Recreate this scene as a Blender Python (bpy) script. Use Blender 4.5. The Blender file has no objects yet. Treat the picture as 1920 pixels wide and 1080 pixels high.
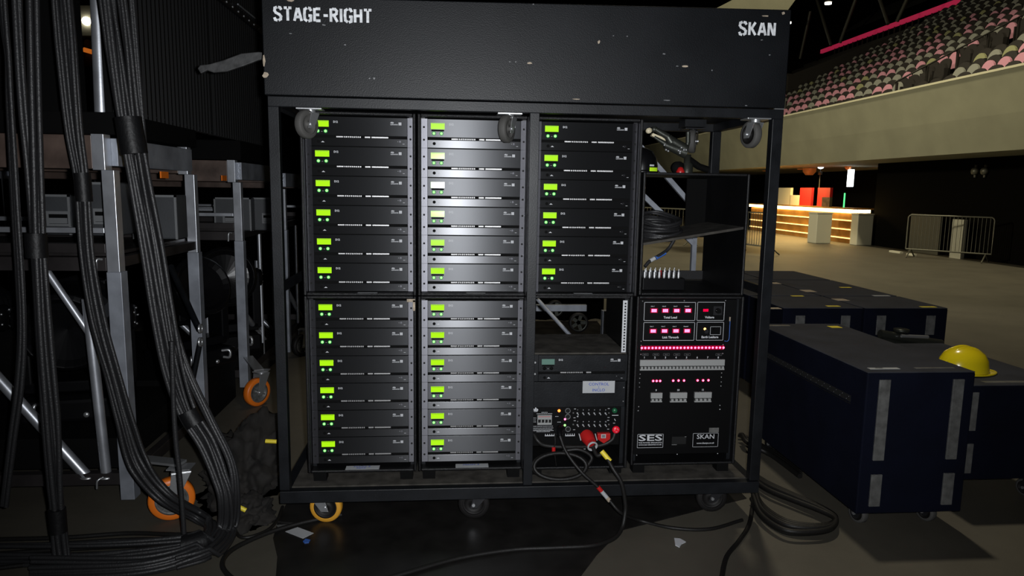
import bpy, bmesh, math, random
from mathutils import Vector, Matrix
random.seed(7)
SC = bpy.context.scene
COL = SC.collection
# ------------------------------------------------------------------ camera
CAM = Vector((0.06143, -3.22145, 1.62095))
YAW, PITCH, ROLL, FPX = 0.0881574, -0.1382803, 0.0156330, 1330.138
FW = Vector((math.sin(YAW)*math.cos(PITCH), math.cos(YAW)*math.cos(PITCH), math.sin(PITCH)))
RT = Vector((math.cos(YAW), -math.sin(YAW), 0))
UP = RT.cross(FW)
RT2 = RT*math.cos(ROLL)+UP*math.sin(ROLL)
UP2 = -RT*math.sin(ROLL)+UP*math.cos(ROLL)
cd = bpy.data.cameras.new('camera'); cam = bpy.data.objects.new('camera', cd); COL.objects.link(cam)
cam.matrix_world = Matrix(((RT2.x, UP2.x, -FW.x, CAM.x), (RT2.y, UP2.y, -FW.y, CAM.y), (RT2.z, UP2.z, -FW.z, CAM.z), (0, 0, 0, 1)))
cd.sensor_width = 36; cd.lens = FPX/1920*36; cd.clip_start = 0.05; cd.clip_end = 200
SC.camera = cam
# ------------------------------------------------------------------ world, lights, exposure
W = bpy.data.worlds.new('world'); SC.world = W; W.use_nodes = True
W.node_tree.nodes['Background'].inputs[0].default_value = (0.9, 0.95, 1.0, 1)
W.node_tree.nodes['Background'].inputs[1].default_value = 0.004
SC.view_settings.view_transform = 'Standard'; SC.view_settings.look = 'None'
SC.view_settings.exposure = 0.0; SC.view_settings.gamma = 1.0
SC.view_settings.use_curve_mapping = False

def light(name, kind, loc, power, color, size=0.1, target=None, spot=None, blend=0.5):
    d = bpy.data.lights.new(name, kind); d.energy = power; d.color = color
    if kind in ('SPOT', 'POINT'): d.shadow_soft_size = size
    if kind == 'AREA': d.size = size
    if spot: d.spot_size = spot; d.spot_blend = blend
    o = bpy.data.objects.new(name, d); COL.objects.link(o); o.location = loc
    if target is not None:
        o.rotation_euler = (Vector(target)-Vector(loc)).to_track_quat('-Z', 'Y').to_euler()
    return o
light('camera_flash', 'SPOT', CAM+RT2*0.05+UP2*0.03+FW*0.04, 450, (0.95, 0.97, 1.0), 0.02, CAM+FW*3+UP2*0.42, math.radians(108), 1.0)
light('arena_lamp', 'SPOT', (2.8, 4.6, 15), 2600, (1.0, 0.9, 0.68), 0.35, (4.0, 3, 0), math.radians(42), 0.3)
light('arena_lamp_right', 'SPOT', (6.5, 12, 15), 7000, (1.0, 0.90, 0.60), 0.5, (10, 15, 0), math.radians(100), 0.9)
light('stand_fill_light', 'SPOT', (-8.0, 15, 6.6), 5600, (1.0, 0.92, 0.66), 0.6, (12, 19, 4), math.radians(90), 0.9)  # added fill light for the tier front, no known lamp there

# ------------------------------------------------------------------ helpers
def ray(px, py): return FW+RT2*((px-960)/FPX)+UP2*((540-py)/FPX)
def at(px, py, ax, v):
    d = ray(px, py); return CAM+d*((v-CAM[ax])/d[ax])
def PX(px, py, v): return at(px, py, 0, v)
def PY(px, py, v): return at(px, py, 1, v)
def PZ(px, py, v): return at(px, py, 2, v)

MATS = {}
def mat(name, col, rough=0.5, metal=0.0, emit=None, es=0.0, bump=0.0, bscale=60.0, var=0.0, vscale=6.0, aniso=0.0, spec=None, alpha=None, coat=0.0):
    if name in MATS: return MATS[name]
    m = bpy.data.materials.new(name); m.use_nodes = True; MATS[name] = m
    nt = m.node_tree; b = nt.nodes['Principled BSDF']
    b.inputs['Base Color'].default_value = (*col, 1)
    b.inputs['Roughness'].default_value = rough; b.inputs['Metallic'].default_value = metal
    if spec is not None: b.inputs['Specular IOR Level'].default_value = spec
    if coat: b.inputs['Coat Weight'].default_value = coat; b.inputs['Coat Roughness'].default_value = 0.1
    if emit: b.inputs['Emission Color'].default_value = (*emit, 1); b.inputs['Emission Strength'].default_value = es
    tc = nt.nodes.new('ShaderNodeTexCoord')
    if var:
        n = nt.nodes.new('ShaderNodeTexNoise'); n.inputs['Scale'].default_value = vscale; n.inputs['Detail'].default_value = 6
        r = nt.nodes.new('ShaderNodeMapRange'); r.inputs['From Min'].default_value = 0.3; r.inputs['From Max'].default_value = 0.7
        r.inputs['To Min'].default_value = 1-var; r.inputs['To Max'].default_value = 1+var
        mx = nt.nodes.new('ShaderNodeVectorMath'); mx.operation = 'SCALE'; mx.inputs[0].default_value = col
        nt.links.new(tc.outputs['Object'], n.inputs['Vector']); nt.links.new(n.outputs['Fac'], r.inputs['Value'])
        nt.links.new(r.outputs['Result'], mx.inputs['Scale']); nt.links.new(mx.outputs[0], b.inputs['Base Color'])
        r2 = nt.nodes.new('ShaderNodeMapRange'); r2.inputs['To Min'].default_value = rough*0.85; r2.inputs['To Max'].default_value = min(1, rough*1.15)
        nt.links.new(n.outputs['Fac'], r2.inputs['Value']); nt.links.new(r2.outputs['Result'], b.inputs['Roughness'])
    if bump:
        n = nt.nodes.new('ShaderNodeTexNoise'); n.inputs['Scale'].default_value = bscale; n.inputs['Detail'].default_value = 3
        bp = nt.nodes.new('ShaderNodeBump'); bp.inputs['Strength'].default_value = bump; bp.inputs['Distance'].default_value = 0.002
        nt.links.new(tc.outputs['Object'], n.inputs['Vector']); nt.links.new(n.outputs['Fac'], bp.inputs['Height']); nt.links.new(bp.outputs[0], b.inputs['Normal'])
    if aniso:
        b.inputs['Anisotropic'].default_value = aniso
        t = nt.nodes.new('ShaderNodeCombineXYZ'); t.inputs[2].default_value = 1.0
        nt.links.new(t.outputs[0], b.inputs['Tangent'])
    return m

M = dict(
 box=mat('black_painted_plywood', (0.0040, 0.0047, 0.0060), 0.44, spec=0.26, bump=0.35, bscale=220, var=0.25, vscale=3),
 frame=mat('black_painted_steel', (0.0062, 0.0070, 0.0085), 0.43, spec=0.26, bump=0.2, bscale=150, var=0.3, vscale=9),
 shell=mat('black_textured_case', (0.0045, 0.0045, 0.005), 0.42, spec=0.3, bump=0.9, bscale=330, var=0.2),
 base=mat('dusty_black_board', (0.048, 0.044, 0.038), 0.9, spec=0.2, bump=0.3, bscale=90, var=0.45, vscale=14),
 panel=mat('black_anodised_panel', (0.033, 0.034, 0.036), 0.37, metal=0.80, spec=0.3, bump=0.03, bscale=400, aniso=0.92),
 panel2=mat('black_anodised_lower_panel', (0.058, 0.059, 0.062), 0.34, metal=0.90, spec=0.3, bump=0.02, bscale=400, aniso=0.95),
 rail=mat('grey_anodised_rack_rail', (0.085, 0.085, 0.095), 0.38, metal=0.88, bump=0.04, bscale=300, aniso=0.85),
 dark=mat('matt_black', (0.0025, 0.0025, 0.0025), 0.8, spec=0.1),
 gloss=mat('glossy_black', (0.0035, 0.0035, 0.004), 0.3, spec=0.3, bump=0.15, bscale=18),
 hole=mat('black_hole', (0.002, 0.002, 0.002), 0.9),
 lcd=mat('lit_green_display', (0.06, 0.09, 0.01), 0.17, spec=0.35, emit=(0.40, 0.86, 0.0), es=1.0),
 lcdtext=mat('dark_display_characters', (0.02, 0.05, 0.0), 0.4, emit=(0.14, 0.36, 0.0), es=0.8),
 lcdoff=mat('unlit_green_display', (0.10, 0.19, 0.155), 0.3),
 green=mat('green_lit_button', (0.1, 0.5, 0.1), 0.4, emit=(0.42, 1.0, 0.30), es=1.3),
 greenring=mat('green_button_ring', (0.01, 0.12, 0.03), 0.4, emit=(0.0, 0.30, 0.03), es=0.5),
 white=mat('white_print', (0.50, 0.51, 0.53), 0.6),
 stencil=mat('white_stencil_paint', (0.66, 0.68, 0.70), 0.7, bump=0.2, bscale=120, var=0.25, vscale=60),
 chip=mat('bare_wood_chip', (0.34, 0.28, 0.21), 0.8, var=0.3, vscale=50),
 grille=mat('silver_grille_foam', (0.36, 0.36, 0.36), 0.4, metal=0.5, bump=0.4, bscale=400),
 alu=mat('brushed_aluminium', (0.50, 0.52, 0.56), 0.38, metal=0.75, bump=0.08, bscale=120, var=0.15, vscale=8),
 aludull=mat('dull_aluminium', (0.30, 0.32, 0.36), 0.5, metal=0.55, bump=0.12, bscale=90, var=0.25, vscale=7),
 brown=mat('weathered_brown_timber', (0.090, 0.062, 0.050), 0.42, metal=0.1, bump=0.3, bscale=40, var=0.4, vscale=8),
 steelbrown=mat('dark_brown_steel', (0.032, 0.028, 0.028), 0.42, metal=0.4, bump=0.15, bscale=60, var=0.3),
 zinc=mat('zinc_plated_steel', (0.50, 0.51, 0.52), 0.35, metal=0.8, bump=0.15, bscale=80),
 zincdark=mat('dark_caster_steel', (0.03, 0.03, 0.033), 0.4, metal=0.6),
 rubber=mat('grey_rubber', (0.060, 0.058, 0.054), 0.75, bump=0.2, bscale=80),
 rubberdark=mat('black_rubber', (0.007, 0.0062, 0.006), 0.6, spec=0.3),
 orange=mat('orange_polyurethane', (0.75, 0.17, 0.012), 0.4),
 amber=mat('amber_polyurethane', (0.62, 0.30, 0.03), 0.4),
 cable=mat('black_cable_jacket', (0.016, 0.016, 0.017), 0.45, spec=0.42, bump=0.7, bscale=160),
 cablefloor=mat('dull_black_cable_jacket', (0.008, 0.0075, 0.007), 0.5, spec=0.3, bump=0.4, bscale=160),
 tape=mat('black_gaffer_tape', (0.005, 0.005, 0.0055), 0.5, spec=0.3, bump=0.8, bscale=60),
 yellow=mat('yellow_tape', (0.75, 0.60, 0.04), 0.5),
 red=mat('red_plastic', (0.42, 0.012, 0.012), 0.35),
 redlit=mat('red_emergency_button', (0.55, 0.01, 0.02), 0.3, emit=(0.6, 0.0, 0.02), es=0.35),
 led=mat('lit_red_led', (0.8, 0.1, 0.2), 0.4, emit=(1.0, 0.10, 0.24), es=6.0),
 ledrim=mat('red_led_rim', (0.3, 0.0, 0.02), 0.4, emit=(0.75, 0.0, 0.05), es=1.0),
 leddim=mat('dim_red_digit_glow', (0.10, 0.0, 0.01), 0.3, emit=(0.16, 0.0, 0.012), es=1.0),
 leddig=mat('dim_red_digits', (0.3, 0.0, 0.02), 0.3, emit=(0.9, 0.0, 0.07), es=1.0),
 redstrip=mat('deep_red_glowing_strip', (0.10, 0.0, 0.01), 0.3, emit=(0.22, 0.0, 0.02), es=1.0),
 dpanel=mat('black_printed_panel', (0.0012, 0.0012, 0.0014), 0.6, spec=0.12),
 breaker=mat('grey_breaker_plastic', (0.26, 0.265, 0.26), 0.5),
 amberled=mat('lit_amber_led', (0.8, 0.4, 0.1), 0.4, emit=(1.0, 0.42, 0.10), es=5.0),
 orangeled=mat('lit_orange_led', (0.8, 0.2, 0.05), 0.4, emit=(1.0, 0.16, 0.02), es=4.0),
 gknob=mat('green_plastic_button', (0.01, 0.10, 0.04), 0.35),
 paper=mat('white_paper', (0.36, 0.37, 0.38), 0.8, var=0.1),
 blueink=mat('blue_marker_ink', (0.02, 0.06, 0.35), 0.6),
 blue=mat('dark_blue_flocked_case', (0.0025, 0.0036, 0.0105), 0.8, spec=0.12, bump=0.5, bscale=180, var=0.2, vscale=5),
 bluetop=mat('lighter_dark_blue_lid', (0.031, 0.033, 0.043), 0.85, spec=0.2, bump=0.5, bscale=150, var=0.25, vscale=5),  # lid colour, lighter than the case body
 strap=mat('grey_runner_strip', (0.12, 0.12, 0.115), 0.5, metal=0.2, bump=0.3, bscale=70, var=0.3, vscale=25),
 helmet=mat('yellow_helmet_plastic', (0.80, 0.62, 0.01), 0.22, coat=0.5),
 grey=mat('grey_plastic_case', (0.040, 0.043, 0.047), 0.55, bump=0.25, bscale=120, var=0.12),
 greylight=mat('pale_grey_trim', (0.15, 0.155, 0.16), 0.5, bump=0.3, bscale=80),
 cream=mat('cream_plastic_lever', (0.62, 0.55, 0.38), 0.4),
 clamp=mat('grey_green_cast_metal', (0.045, 0.048, 0.040), 0.4, metal=0.6, bump=0.4, bscale=60),
 lime=mat('lime_label', (0.45, 0.72, 0.02), 0.5, emit=(0.4, 0.8, 0.0), es=0.15),
 tapeblue=mat('blue_tape', (0.04, 0.12, 0.42), 0.5),
 cloth=mat('dusty_black_netting', (0.009, 0.0075, 0.006), 0.9, bump=0.9, bscale=50, var=0.5, vscale=9),
 plastic=mat('grey_crumpled_plastic', (0.035, 0.035, 0.035), 0.5, bump=0.8, bscale=30, var=0.4, vscale=25),
 fascia=mat('painted_concrete', (0.28, 0.272, 0.195), 0.85, bump=0.3, bscale=10, var=0.10, vscale=1.2),
 railm=mat('pale_capping_rail', (0.55, 0.52, 0.38), 0.6),
 tier=mat('dark_tier_concrete', (0.035, 0.030, 0.026), 0.9),
 seatblack=mat('black_seat_shell', (0.020, 0.017, 0.016), 0.55),
 pink=mat('pink_seat_pad', (0.52, 0.24, 0.32), 0.7),
 sgrey=mat('grey_seat_pad', (0.23, 0.23, 0.205), 0.7),
 solive=mat('olive_seat_pad', (0.25, 0.25, 0.13), 0.7),
 wall=mat('black_painted_wall', (0.0025, 0.0022, 0.0018), 0.95, spec=0.05, bump=0.2, bscale=8),
 ceil=mat('dark_roof', (0.010, 0.009, 0.007), 0.9),
 barfront=mat('varnished_timber_bar', (0.30, 0.15, 0.04), 0.35, var=0.35, vscale=2),
 barlight=mat('warm_strip_light', (1, 0.8, 0.4), 0.5, emit=(1.0, 0.66, 0.22), es=14.0),
 barlight2=mat('warm_thin_strip_light', (1, 0.8, 0.4), 0.5, emit=(1.0, 0.62, 0.22), es=1.9),
 bin=mat('white_board', (0.52, 0.50, 0.40), 0.7),
 galv=mat('galvanised_steel', (0.13, 0.125, 0.10), 0.5, metal=0.5),
 sign=mat('lit_white_sign', (1, 1, 1), 0.5, emit=(0.9, 0.97, 1.0), es=4.0),
 lamp=mat('lit_lamp_glass', (1, 1, 1), 0.5, emit=(1.0, 0.93, 0.80), es=9.0),
 pinkrail=mat('pink_rail', (0.55, 0.05, 0.12), 0.5, emit=(0.50, 0.02, 0.07), es=0.45),
 orangelit=mat('orange_lit_strip', (0.6, 0.2, 0.02), 0.5, emit=(0.75, 0.18, 0.02), es=0.5),
 copper=mat('copper_pendant_shade', (0.55, 0.17, 0.06), 0.3, metal=0.6, emit=(0.5, 0.12, 0.02), es=0.25),
 redbox=mat('red_board', (0.35, 0.01, 0.01), 0.6, emit=(0.3, 0.0, 0.0), es=0.12),
 greentube=mat('green_lit_tube', (0, 0.5, 0.1), 0.5, emit=(0.1, 0.9, 0.25), es=1.5),
 drape=mat('black_backdrop_cloth', (0.0015, 0.0015, 0.0015), 1.0, spec=0.0),
 vinyl=mat('black_vinyl_mat', (0.0120, 0.0112, 0.0105), 0.32, spec=0.3, bump=0.15, bscale=25, var=0.3, vscale=7),
 blackcurtain=mat('black_ribbed_panel', (0.003, 0.003, 0.003), 0.6, spec=0.15),
)
# floor: dusty arena concrete
mf = mat('arena_concrete_floor', (0.115, 0.103, 0.080), 0.62, bump=0.25, bscale=35)
nt = mf.node_tree; b = nt.nodes['Principled BSDF']
tc = nt.nodes.new('ShaderNodeTexCoord'); n1 = nt.nodes.new('ShaderNodeTexNoise'); n1.inputs['Scale'].default_value = 1.3; n1.inputs['Detail'].default_value = 10
n1.inputs['Roughness'].default_value = 0.7
cr = nt.nodes.new('ShaderNodeValToRGB'); cr.color_ramp.elements[0].position = 0.3; cr.color_ramp.elements[1].position = 0.72
cr.color_ramp.elements[0].color = (0.056, 0.050, 0.038, 1); cr.color_ramp.elements[1].color = (0.088, 0.079, 0.060, 1)
nt.links.new(tc.outputs['Object'], n1.inputs['Vector']); nt.links.new(n1.outputs['Fac'], cr.inputs['Fac']); nt.links.new(cr.outputs[0], b.inputs['Base Color'])
M['floor'] = mf

class MB:
    def __init__(s): s.v = []; s.f = []; s.mi = []; s.sm = []; s.mats = []
    def _m(s, m):
        if m not in s.mats: s.mats.append(m)
        return s.mats.index(m)
    def add(s, vs, fs, m, smooth=False):
        o = len(s.v); s.v += [tuple(v) for v in vs]; k = s._m(m)
        for f in fs: s.f.append([i+o for i in f]); s.mi.append(k); s.sm.append(smooth)
        return s
    def box(s, a, b, m):
        x0, y0, z0 = [min(a[i], b[i]) for i in range(3)]; x1, y1, z1 = [max(a[i], b[i]) for i in range(3)]
        return s.add([(x0,y0,z0),(x1,y0,z0),(x1,y1,z0),(x0,y1,z0),(x0,y0,z1),(x1,y0,z1),(x1,y1,z1),(x0,y1,z1)],
              [(3,2,1,0),(4,5,6,7),(0,1,5,4),(1,2,6,5),(2,3,7,6),(3,0,4,7)], m)
    def bar(s, p, q, w, h, m, up=(0,0,1)):
        p = Vector(p); q = Vector(q); d = (q-p).normalized(); u = Vector(up)
        if abs(d.dot(u)) > 0.98: u = Vector((0,1,0))
        r = d.cross(u).normalized()*w/2; u = r.cross(d).normalized()*h/2
        vs = [p-r-u, p+r-u, p+r+u, p-r+u, q-r-u, q+r-u, q+r+u, q-r+u]
        return s.add(vs, [(0,1,2,3),(7,6,5,4),(0,4,5,1),(1,5,6,2),(2,6,7,3),(3,7,4,0)], m)
    def tube(s, pts, r, m, seg=10, rs=None, cap=True):
        pts = [Vector(p) for p in pts]; n = len(pts); vs = []; fs = []
        t0 = (pts[1]-pts[0]).normalized(); nrm = t0.orthogonal().normalized()
        for i, p in enumerate(pts):
            t = (pts[min(i+1, n-1)]-pts[max(i-1, 0)]).normalized()
            nrm = (nrm-t*nrm.dot(t)).normalized(); bn = t.cross(nrm); rr = rs[i] if rs else r
            for k in range(seg):
                a = 2*math.pi*k/seg; vs.append(p+nrm*math.cos(a)*rr+bn*math.sin(a)*rr)
        for i in range(n-1):
            for k in range(seg):
                fs.append((i*seg+k, i*seg+(k+1)%seg, (i+1)*seg+(k+1)%seg, (i+1)*seg+k))
        s.add(vs, fs, m, True)
        if cap:
            s.add(vs[:seg], [tuple(range(seg))[::-1]], m); s.add(vs[-seg:], [tuple(range(seg))], m)
        return s
    def cyl(s, p, q, r, m, seg=24, r2=None): return s.tube([p, q], r, m, seg, rs=[r, r if r2 is None else r2])
    def lathe(s, c, axis, prof, m, seg=32, smooth=True):
        c = Vector(c); a = Vector(axis).normalized(); u = a.orthogonal().normalized(); w = a.cross(u); vs = []; fs = []
        for (r, h) in prof:
            for k in range(seg):
                t = 2*math.pi*k/seg; vs.append(c+a*h+u*math.cos(t)*r+w*math.sin(t)*r)
        for i in range(len(prof)-1):
            for k in range(seg): fs.append((i*seg+k, i*seg+(k+1)%seg, (i+1)*seg+(k+1)%seg, (i+1)*seg+k))
        return s.add(vs, fs, m, smooth)
    def prism(s, poly, off, m):      # poly: list of points, off: vector
        poly = [Vector(p) for p in poly]; o = Vector(off); n = len(poly)
        return s.add(poly+[p+o for p in poly], [tuple(range(n)), tuple(range(2*n-1, n-1, -1))]+[(i, i+n, (i+1)%n+n, (i+1)%n) for i in range(n)], m)
    def build(s, name, parent=None, bevel=0.0, fix=True):
        me = bpy.data.meshes.new(name); me.from_pydata(s.v, [], s.f)
        for m in s.mats: me.materials.append(m)
        me.polygons.foreach_set('material_index', s.mi); me.polygons.foreach_set('use_smooth', s.sm)
        if fix:
            bm = bmesh.new(); bm.from_mesh(me); bmesh.ops.recalc_face_normals(bm, faces=bm.faces); bm.to_mesh(me); bm.free()
        me.update(); o = bpy.data.objects.new(name, me); COL.objects.link(o)
        if parent:
            o.parent = parent
            if parent.type == 'EMPTY' or parent.parent is not None or parent.location.length > 0: pass
        if bevel:
            md = o.modifiers.new('bevel', 'BEVEL'); md.width = bevel; md.segments = 2; md.limit_method = 'ANGLE'; md.angle_limit = 0.9
        return o

def tag(o, label, cat, group=None):
    o['label'] = label; o['category'] = cat
    if group: o['group'] = group
    return o
def thing(name, label, cat, loc=(0,0,0), group=None, rz=0.0):
    o = bpy.data.objects.new(name, None); COL.objects.link(o); o.location = loc; o.rotation_euler = (0,0,rz)
    o.empty_display_size = 0.05
    return tag(o, label, cat, group)
def struct(o): o['kind'] = 'structure'; return o
def copy_tree(o, parent=None):
    c = o.copy(); COL.objects.link(c)
    if parent: c.parent = parent
    for ch in CH.get(o.name, []): CH.setdefault(c.name, []).append(copy_tree(ch, c))
    return c
CH = {}
def index_children():
    CH.clear()
    for o in bpy.data.objects:
        if o.parent: CH.setdefault(o.parent.name, []).append(o)
def spline(pts, n=8):
    P = [Vector(p) for p in pts]; P = [P[0]*2-P[1]]+P+[P[-1]*2-P[-2]]; out = []
    for i in range(1, len(P)-2):
        a, b, c, d = P[i-1:i+3]
        for k in range(n):
            t = k/n; out.append(0.5*((2*b)+(c-a)*t+(2*a-5*b+4*c-d)*t*t+(3*b-a-3*c+d)*t**3))
    out.append(P[-2]); return out
TXT = {}
def text(name, s, size, m, loc, parent, align='LEFT', bold=0.0, sx=1.0, space=1.0, local=False):
    key = (s, size, align, bold, m.name, sx, space)
    if key not in TXT:
        cu = bpy.data.curves.new('lettering', 'FONT'); cu.body = s; cu.size = size; cu.align_x = align; cu.align_y = 'CENTER'
        cu.offset = bold*size; cu.extrude = 0.0002; cu.resolution_u = 2; cu.space_character = space
        o = bpy.data.objects.new('lettering', cu); COL.objects.link(o)
        bpy.context.view_layer.update()
        me = bpy.data.meshes.new_from_object(o.evaluated_get(bpy.context.evaluated_depsgraph_get()))
        bpy.data.objects.remove(o); bpy.data.curves.remove(cu)
        me.transform(Matrix.Diagonal((sx, 1, 1, 1))); me.transform(Matrix.Rotation(math.pi/2, 4, 'X'))
        me.materials.clear(); me.materials.append(m); TXT[key] = me
    o = bpy.data.objects.new(name, TXT[key]); COL.objects.link(o); o.location = loc
    if parent: o.parent = parent
    return o

# ------------------------------------------------------------------ setting: floor, walls, roof, tier
o = MB().box((-30, -8, -0.1), (13.7, 45, 0), M['floor']).build('floor'); struct(o)
o = MB().box((-30, -8, 16), (34, 45, 16.2), M['ceil']).build('ceiling'); struct(o)
o = MB().box((-30, 45, -0.1), (34, 45.3, 16), M['wall']).build('wall_back'); struct(o)
o = MB().box((-30.3, -8, -0.1), (-30, 45, 16), M['wall']).build('wall_left'); struct(o)
o = MB().box((-30, -8.3, -0.1), (34, -8, 16), M['wall']).build('wall_front'); struct(o)
# wall under the seating tier; an opening behind the bar
struct(MB().box((13.72, -8, -0.1), (14.0, 18.75, 2.62), M['wall']).build('wall_right'))
struct(MB().box((14.0, 18.6, -0.1), (17, 18.75, 2.62), M['wall']).build('wall_recess_side'))
struct(MB().box((17, 18.6, -0.1), (17.2, 45, 2.62), M['wall']).build('wall_recess_back'))
struct(MB().box((13.7, 18.75, -0.1), (17, 45, 0), M['floor']).build('floor_recess'))
XF = 11.6
mb = MB(); prof = [(12.08, 2.62), (XF+0.24, 3.38), (XF, 4.26), (XF+0.16, 4.26), (12.4, 2.74), (17.2, 2.74), (17.2, 2.62)]
mb.prism([(x, -8, z) for x, z in prof], (0, 53, 0), M['fascia']); struct(mb.build('trim_1'))
mb = MB().box((XF-0.02, -8, 4.26), (XF+0.16, 45, 4.31), M['railm'])
struct(mb.build('trim_2'))
RX, RZ, NR = 0.82, 0.44, 15
mb = MB(); pl = [(XF+0.2, 2.75)]
for r in range(NR+1):
    pl += [(XF+0.2+r*RX, 3.75+r*RZ), (XF+0.2+(r+1)*RX, 3.75+r*RZ)]
pl += [(XF+0.2+(NR+1)*RX, 2.75)]
for i in range(1, len(pl)-1, 2):
    mb.box((max(pl[i][0], XF+0.7), -8, pl[i][1]-1.0), (pl[i+1][0]+0.05, 45, pl[i][1]), M['tier'])
struct(mb.build('trim_3'))

P_ = [PZ(522, 975, 0), PZ(512, 1010, 0), PZ(520, 1045, 0), PZ(516, 1100, 0), PZ(1075, 1100, 0), PZ(1120, 1040, 0), PZ(1165, 995, 0), PZ(1400, 935, 0)]
P_ = [(p.x, p.y, 0.0) for p in P_]+[(1.62, 1.2, 0), (1.9, 5.4, 0), (-0.80, 5.4, 0)]  # mat carried on backwards to darken the lamp-lit floor behind the racks
o = MB().prism(P_, (0, 0, 0.003), M['vinyl']).build('floor_mat')
tag(o, 'glossy black vinyl mat spread on the floor under the trolley', 'mat')
# seats
def seat_proto():
    s = MB(); n = 9
    def dome(w, z0, z1, y, th, m, tilt=0.0, top=0.5):
        pts = [(-w/2, z0), (w/2, z0)]
        for k in range(n+1):
            a = math.pi*k/n; pts.append((w/2*math.cos(a), z1-(z1-z0)*top+(z1-z0)*top*math.sin(a)))
        s.prism([(y+(z-z0)*tilt, x, z) for x, z in pts], (th, 0, 0), m)
    dome(0.50, 0.28, 0.80, 0.22, 0.05, M['seatblack'], 0.18, 0.35)
    s.box((0.12, -0.25, 0.0), (0.30, -0.21, 0.5), M['seatblack'])
    o = s.build('arena_seat')
    s = MB(); dome(0.45, 0.20, 0.67, 0.14, 0.055, M['pink'], 0.10, 0.55)
    c = s.build('seat_pad', o)
    return o, c
sp, padp = seat_proto()
padm = {'pink': padp.data}
for k in ('sgrey', 'solive', 'seatblack'):
    me = padp.data.copy(); me.materials[0] = M[k]; padm[k] = me
spots = []
for r in range(NR):
    x = XF+0.3+r*RX; z = 3.75+r*RZ
    for j in range(64):
        y = 9.2+j*0.5+(r % 2)*0.12
        # projected position decides only whether the photo shows the seat
        d = Vector((x, y, z+0.5))-CAM; w = d.dot(FW); u = 960+FPX*d.dot(RT2)/w; v = 540-FPX*d.dot(UP2)/w
        if u > 1950 or u < 1190 or v < -15: continue
        if 1232 < u < 1462: continue
        if 14.75 < y < 15.8: continue
        if y > 29.6 and r >= 5: continue
        spots.append((x, y, z, r))
spots.sort(key=lambda s: (Vector(s[:3])-CAM).length)
print('SEATS', len(spots))
colname = {'pink': 'pink', 'sgrey': 'grey', 'solive': 'olive', 'seatblack': 'black'}
stuff = MB()
for i, (x, y, z, r) in enumerate(spots):
    pr_ = 0.62-0.05*r
    if r < 1: pr_ = 0.8
    q = random.random(); k = 'seatblack' if 15.8 <= y < 16.8 else 'pink' if q < max(0.07, pr_) else ('solive' if q > 0.93 else 'sgrey')
    if i < 300:
        s = sp if i == 0 else sp.copy()
        p = padp if i == 0 else padp.copy()
        if i:
            COL.objects.link(s); COL.objects.link(p); p.parent = s
        p.data = padm[k]; s.location = (x, y, z)
        tag(s, 'folded arena seat with %s pad in the raked tier above the concrete fascia' % colname[k], 'seat', 'folded %s seats in the raked tier' % colname[k])
    else:
        for me, mt in ((sp.data, M['seatblack']), (padm[k], M[k])):
            stuff.add([(v.co.x+x, v.co.y+y, v.co.z+z) for v in me.vertices], [tuple(p.vertices) for p in me.polygons], mt)
if stuff.v:
    o = stuff.build('arena_seat'); tag(o, 'distant upper rows of grey and pink arena seats', 'seat'); o['kind'] = 'stuff'
# aisle blocks: dark end seats, vomitory wall, top rail
mb = MB()
for r in range(0, NR, 1):
    y = 15.3
    mb.tube([(XF+0.25+r*RX, y, 4.6+r*RZ), (XF+0.25+(r+1)*RX, y, 4.6+(r+1)*RZ)], 0.025, M['seatblack'], 6)
    mb.box((XF+0.28+r*RX, y-0.03, 3.75+r*RZ), (XF+0.33+r*RX, y+0.03, 4.6+r*RZ), M['seatblack'])
tag(mb.build('aisle_handrail'), 'black stepped handrail climbing the aisle between seat blocks', 'handrail')
mb = MB(); mb.box((XF+0.3+5*RX, 30.3, 5.9), (XF+0.5+5*RX, 44.9, PX(1478, 136, 15.9).z), M['tier'])
mb.prism([(XF+0.3+5*RX, 30.2, 5.6), (XF+0.3+5*RX, 30.2, PX(1560, 113, 15.9).z), (XF+0.3+12*RX, 30.2, PX(1600, 92, 21.7).z), (XF+0.3+12*RX, 30.2, 8.8)], (0, 0.1, 0), M['tier'])
struct(mb.build('trim_4'))
pa = PX(1474, 121, 25.2); zz = pa.z
mb = MB(); mb.box((25.15, 14, zz-0.12), (25.3, 19.2, zz+0.12), M['orangelit']); mb.box((25.15, 19.2, zz-0.12), (25.3, 44.9, zz+0.12), M['pinkrail'])
for j in range(56): mb.box((25.2, 14+j*0.53, zz-1.0), (25.26, 14.05+j*0.53, zz-0.1), M['tier'])
tag(mb.build('balcony_rail'), 'pink and orange lit balcony rail along the top of the seats', 'rail')
mb = MB().prism([(26.5, 10, 12.4), (26.5, 45, 12.4), (29, 45, 14), (29, 10, 14)], (0.4, 0, 0.3), M['ceil']); struct(mb.build('trim_5'))
for i, (a, bq) in enumerate([((1500, 110), (1512, 55)), ((1558, 85), (1535, 10)), ((1575, 80), (1602, 5)), ((1665, 45), (1650, 0)), ((1682, 40), (1700, 0))]):
    A = PX(a[0], a[1], 22); B = PX(bq[0], bq[1], 22); B = A+(B-A)*1.6
    tag(MB().tube([A, B], 0.09, M['galv'], 8).build('roof_strut'), 'dim steel roof strut above the pink balcony rail, %s from the black case' % ['first', 'second', 'third', 'fourth', 'fifth'][i], 'strut', 'slanting roof struts')
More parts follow.
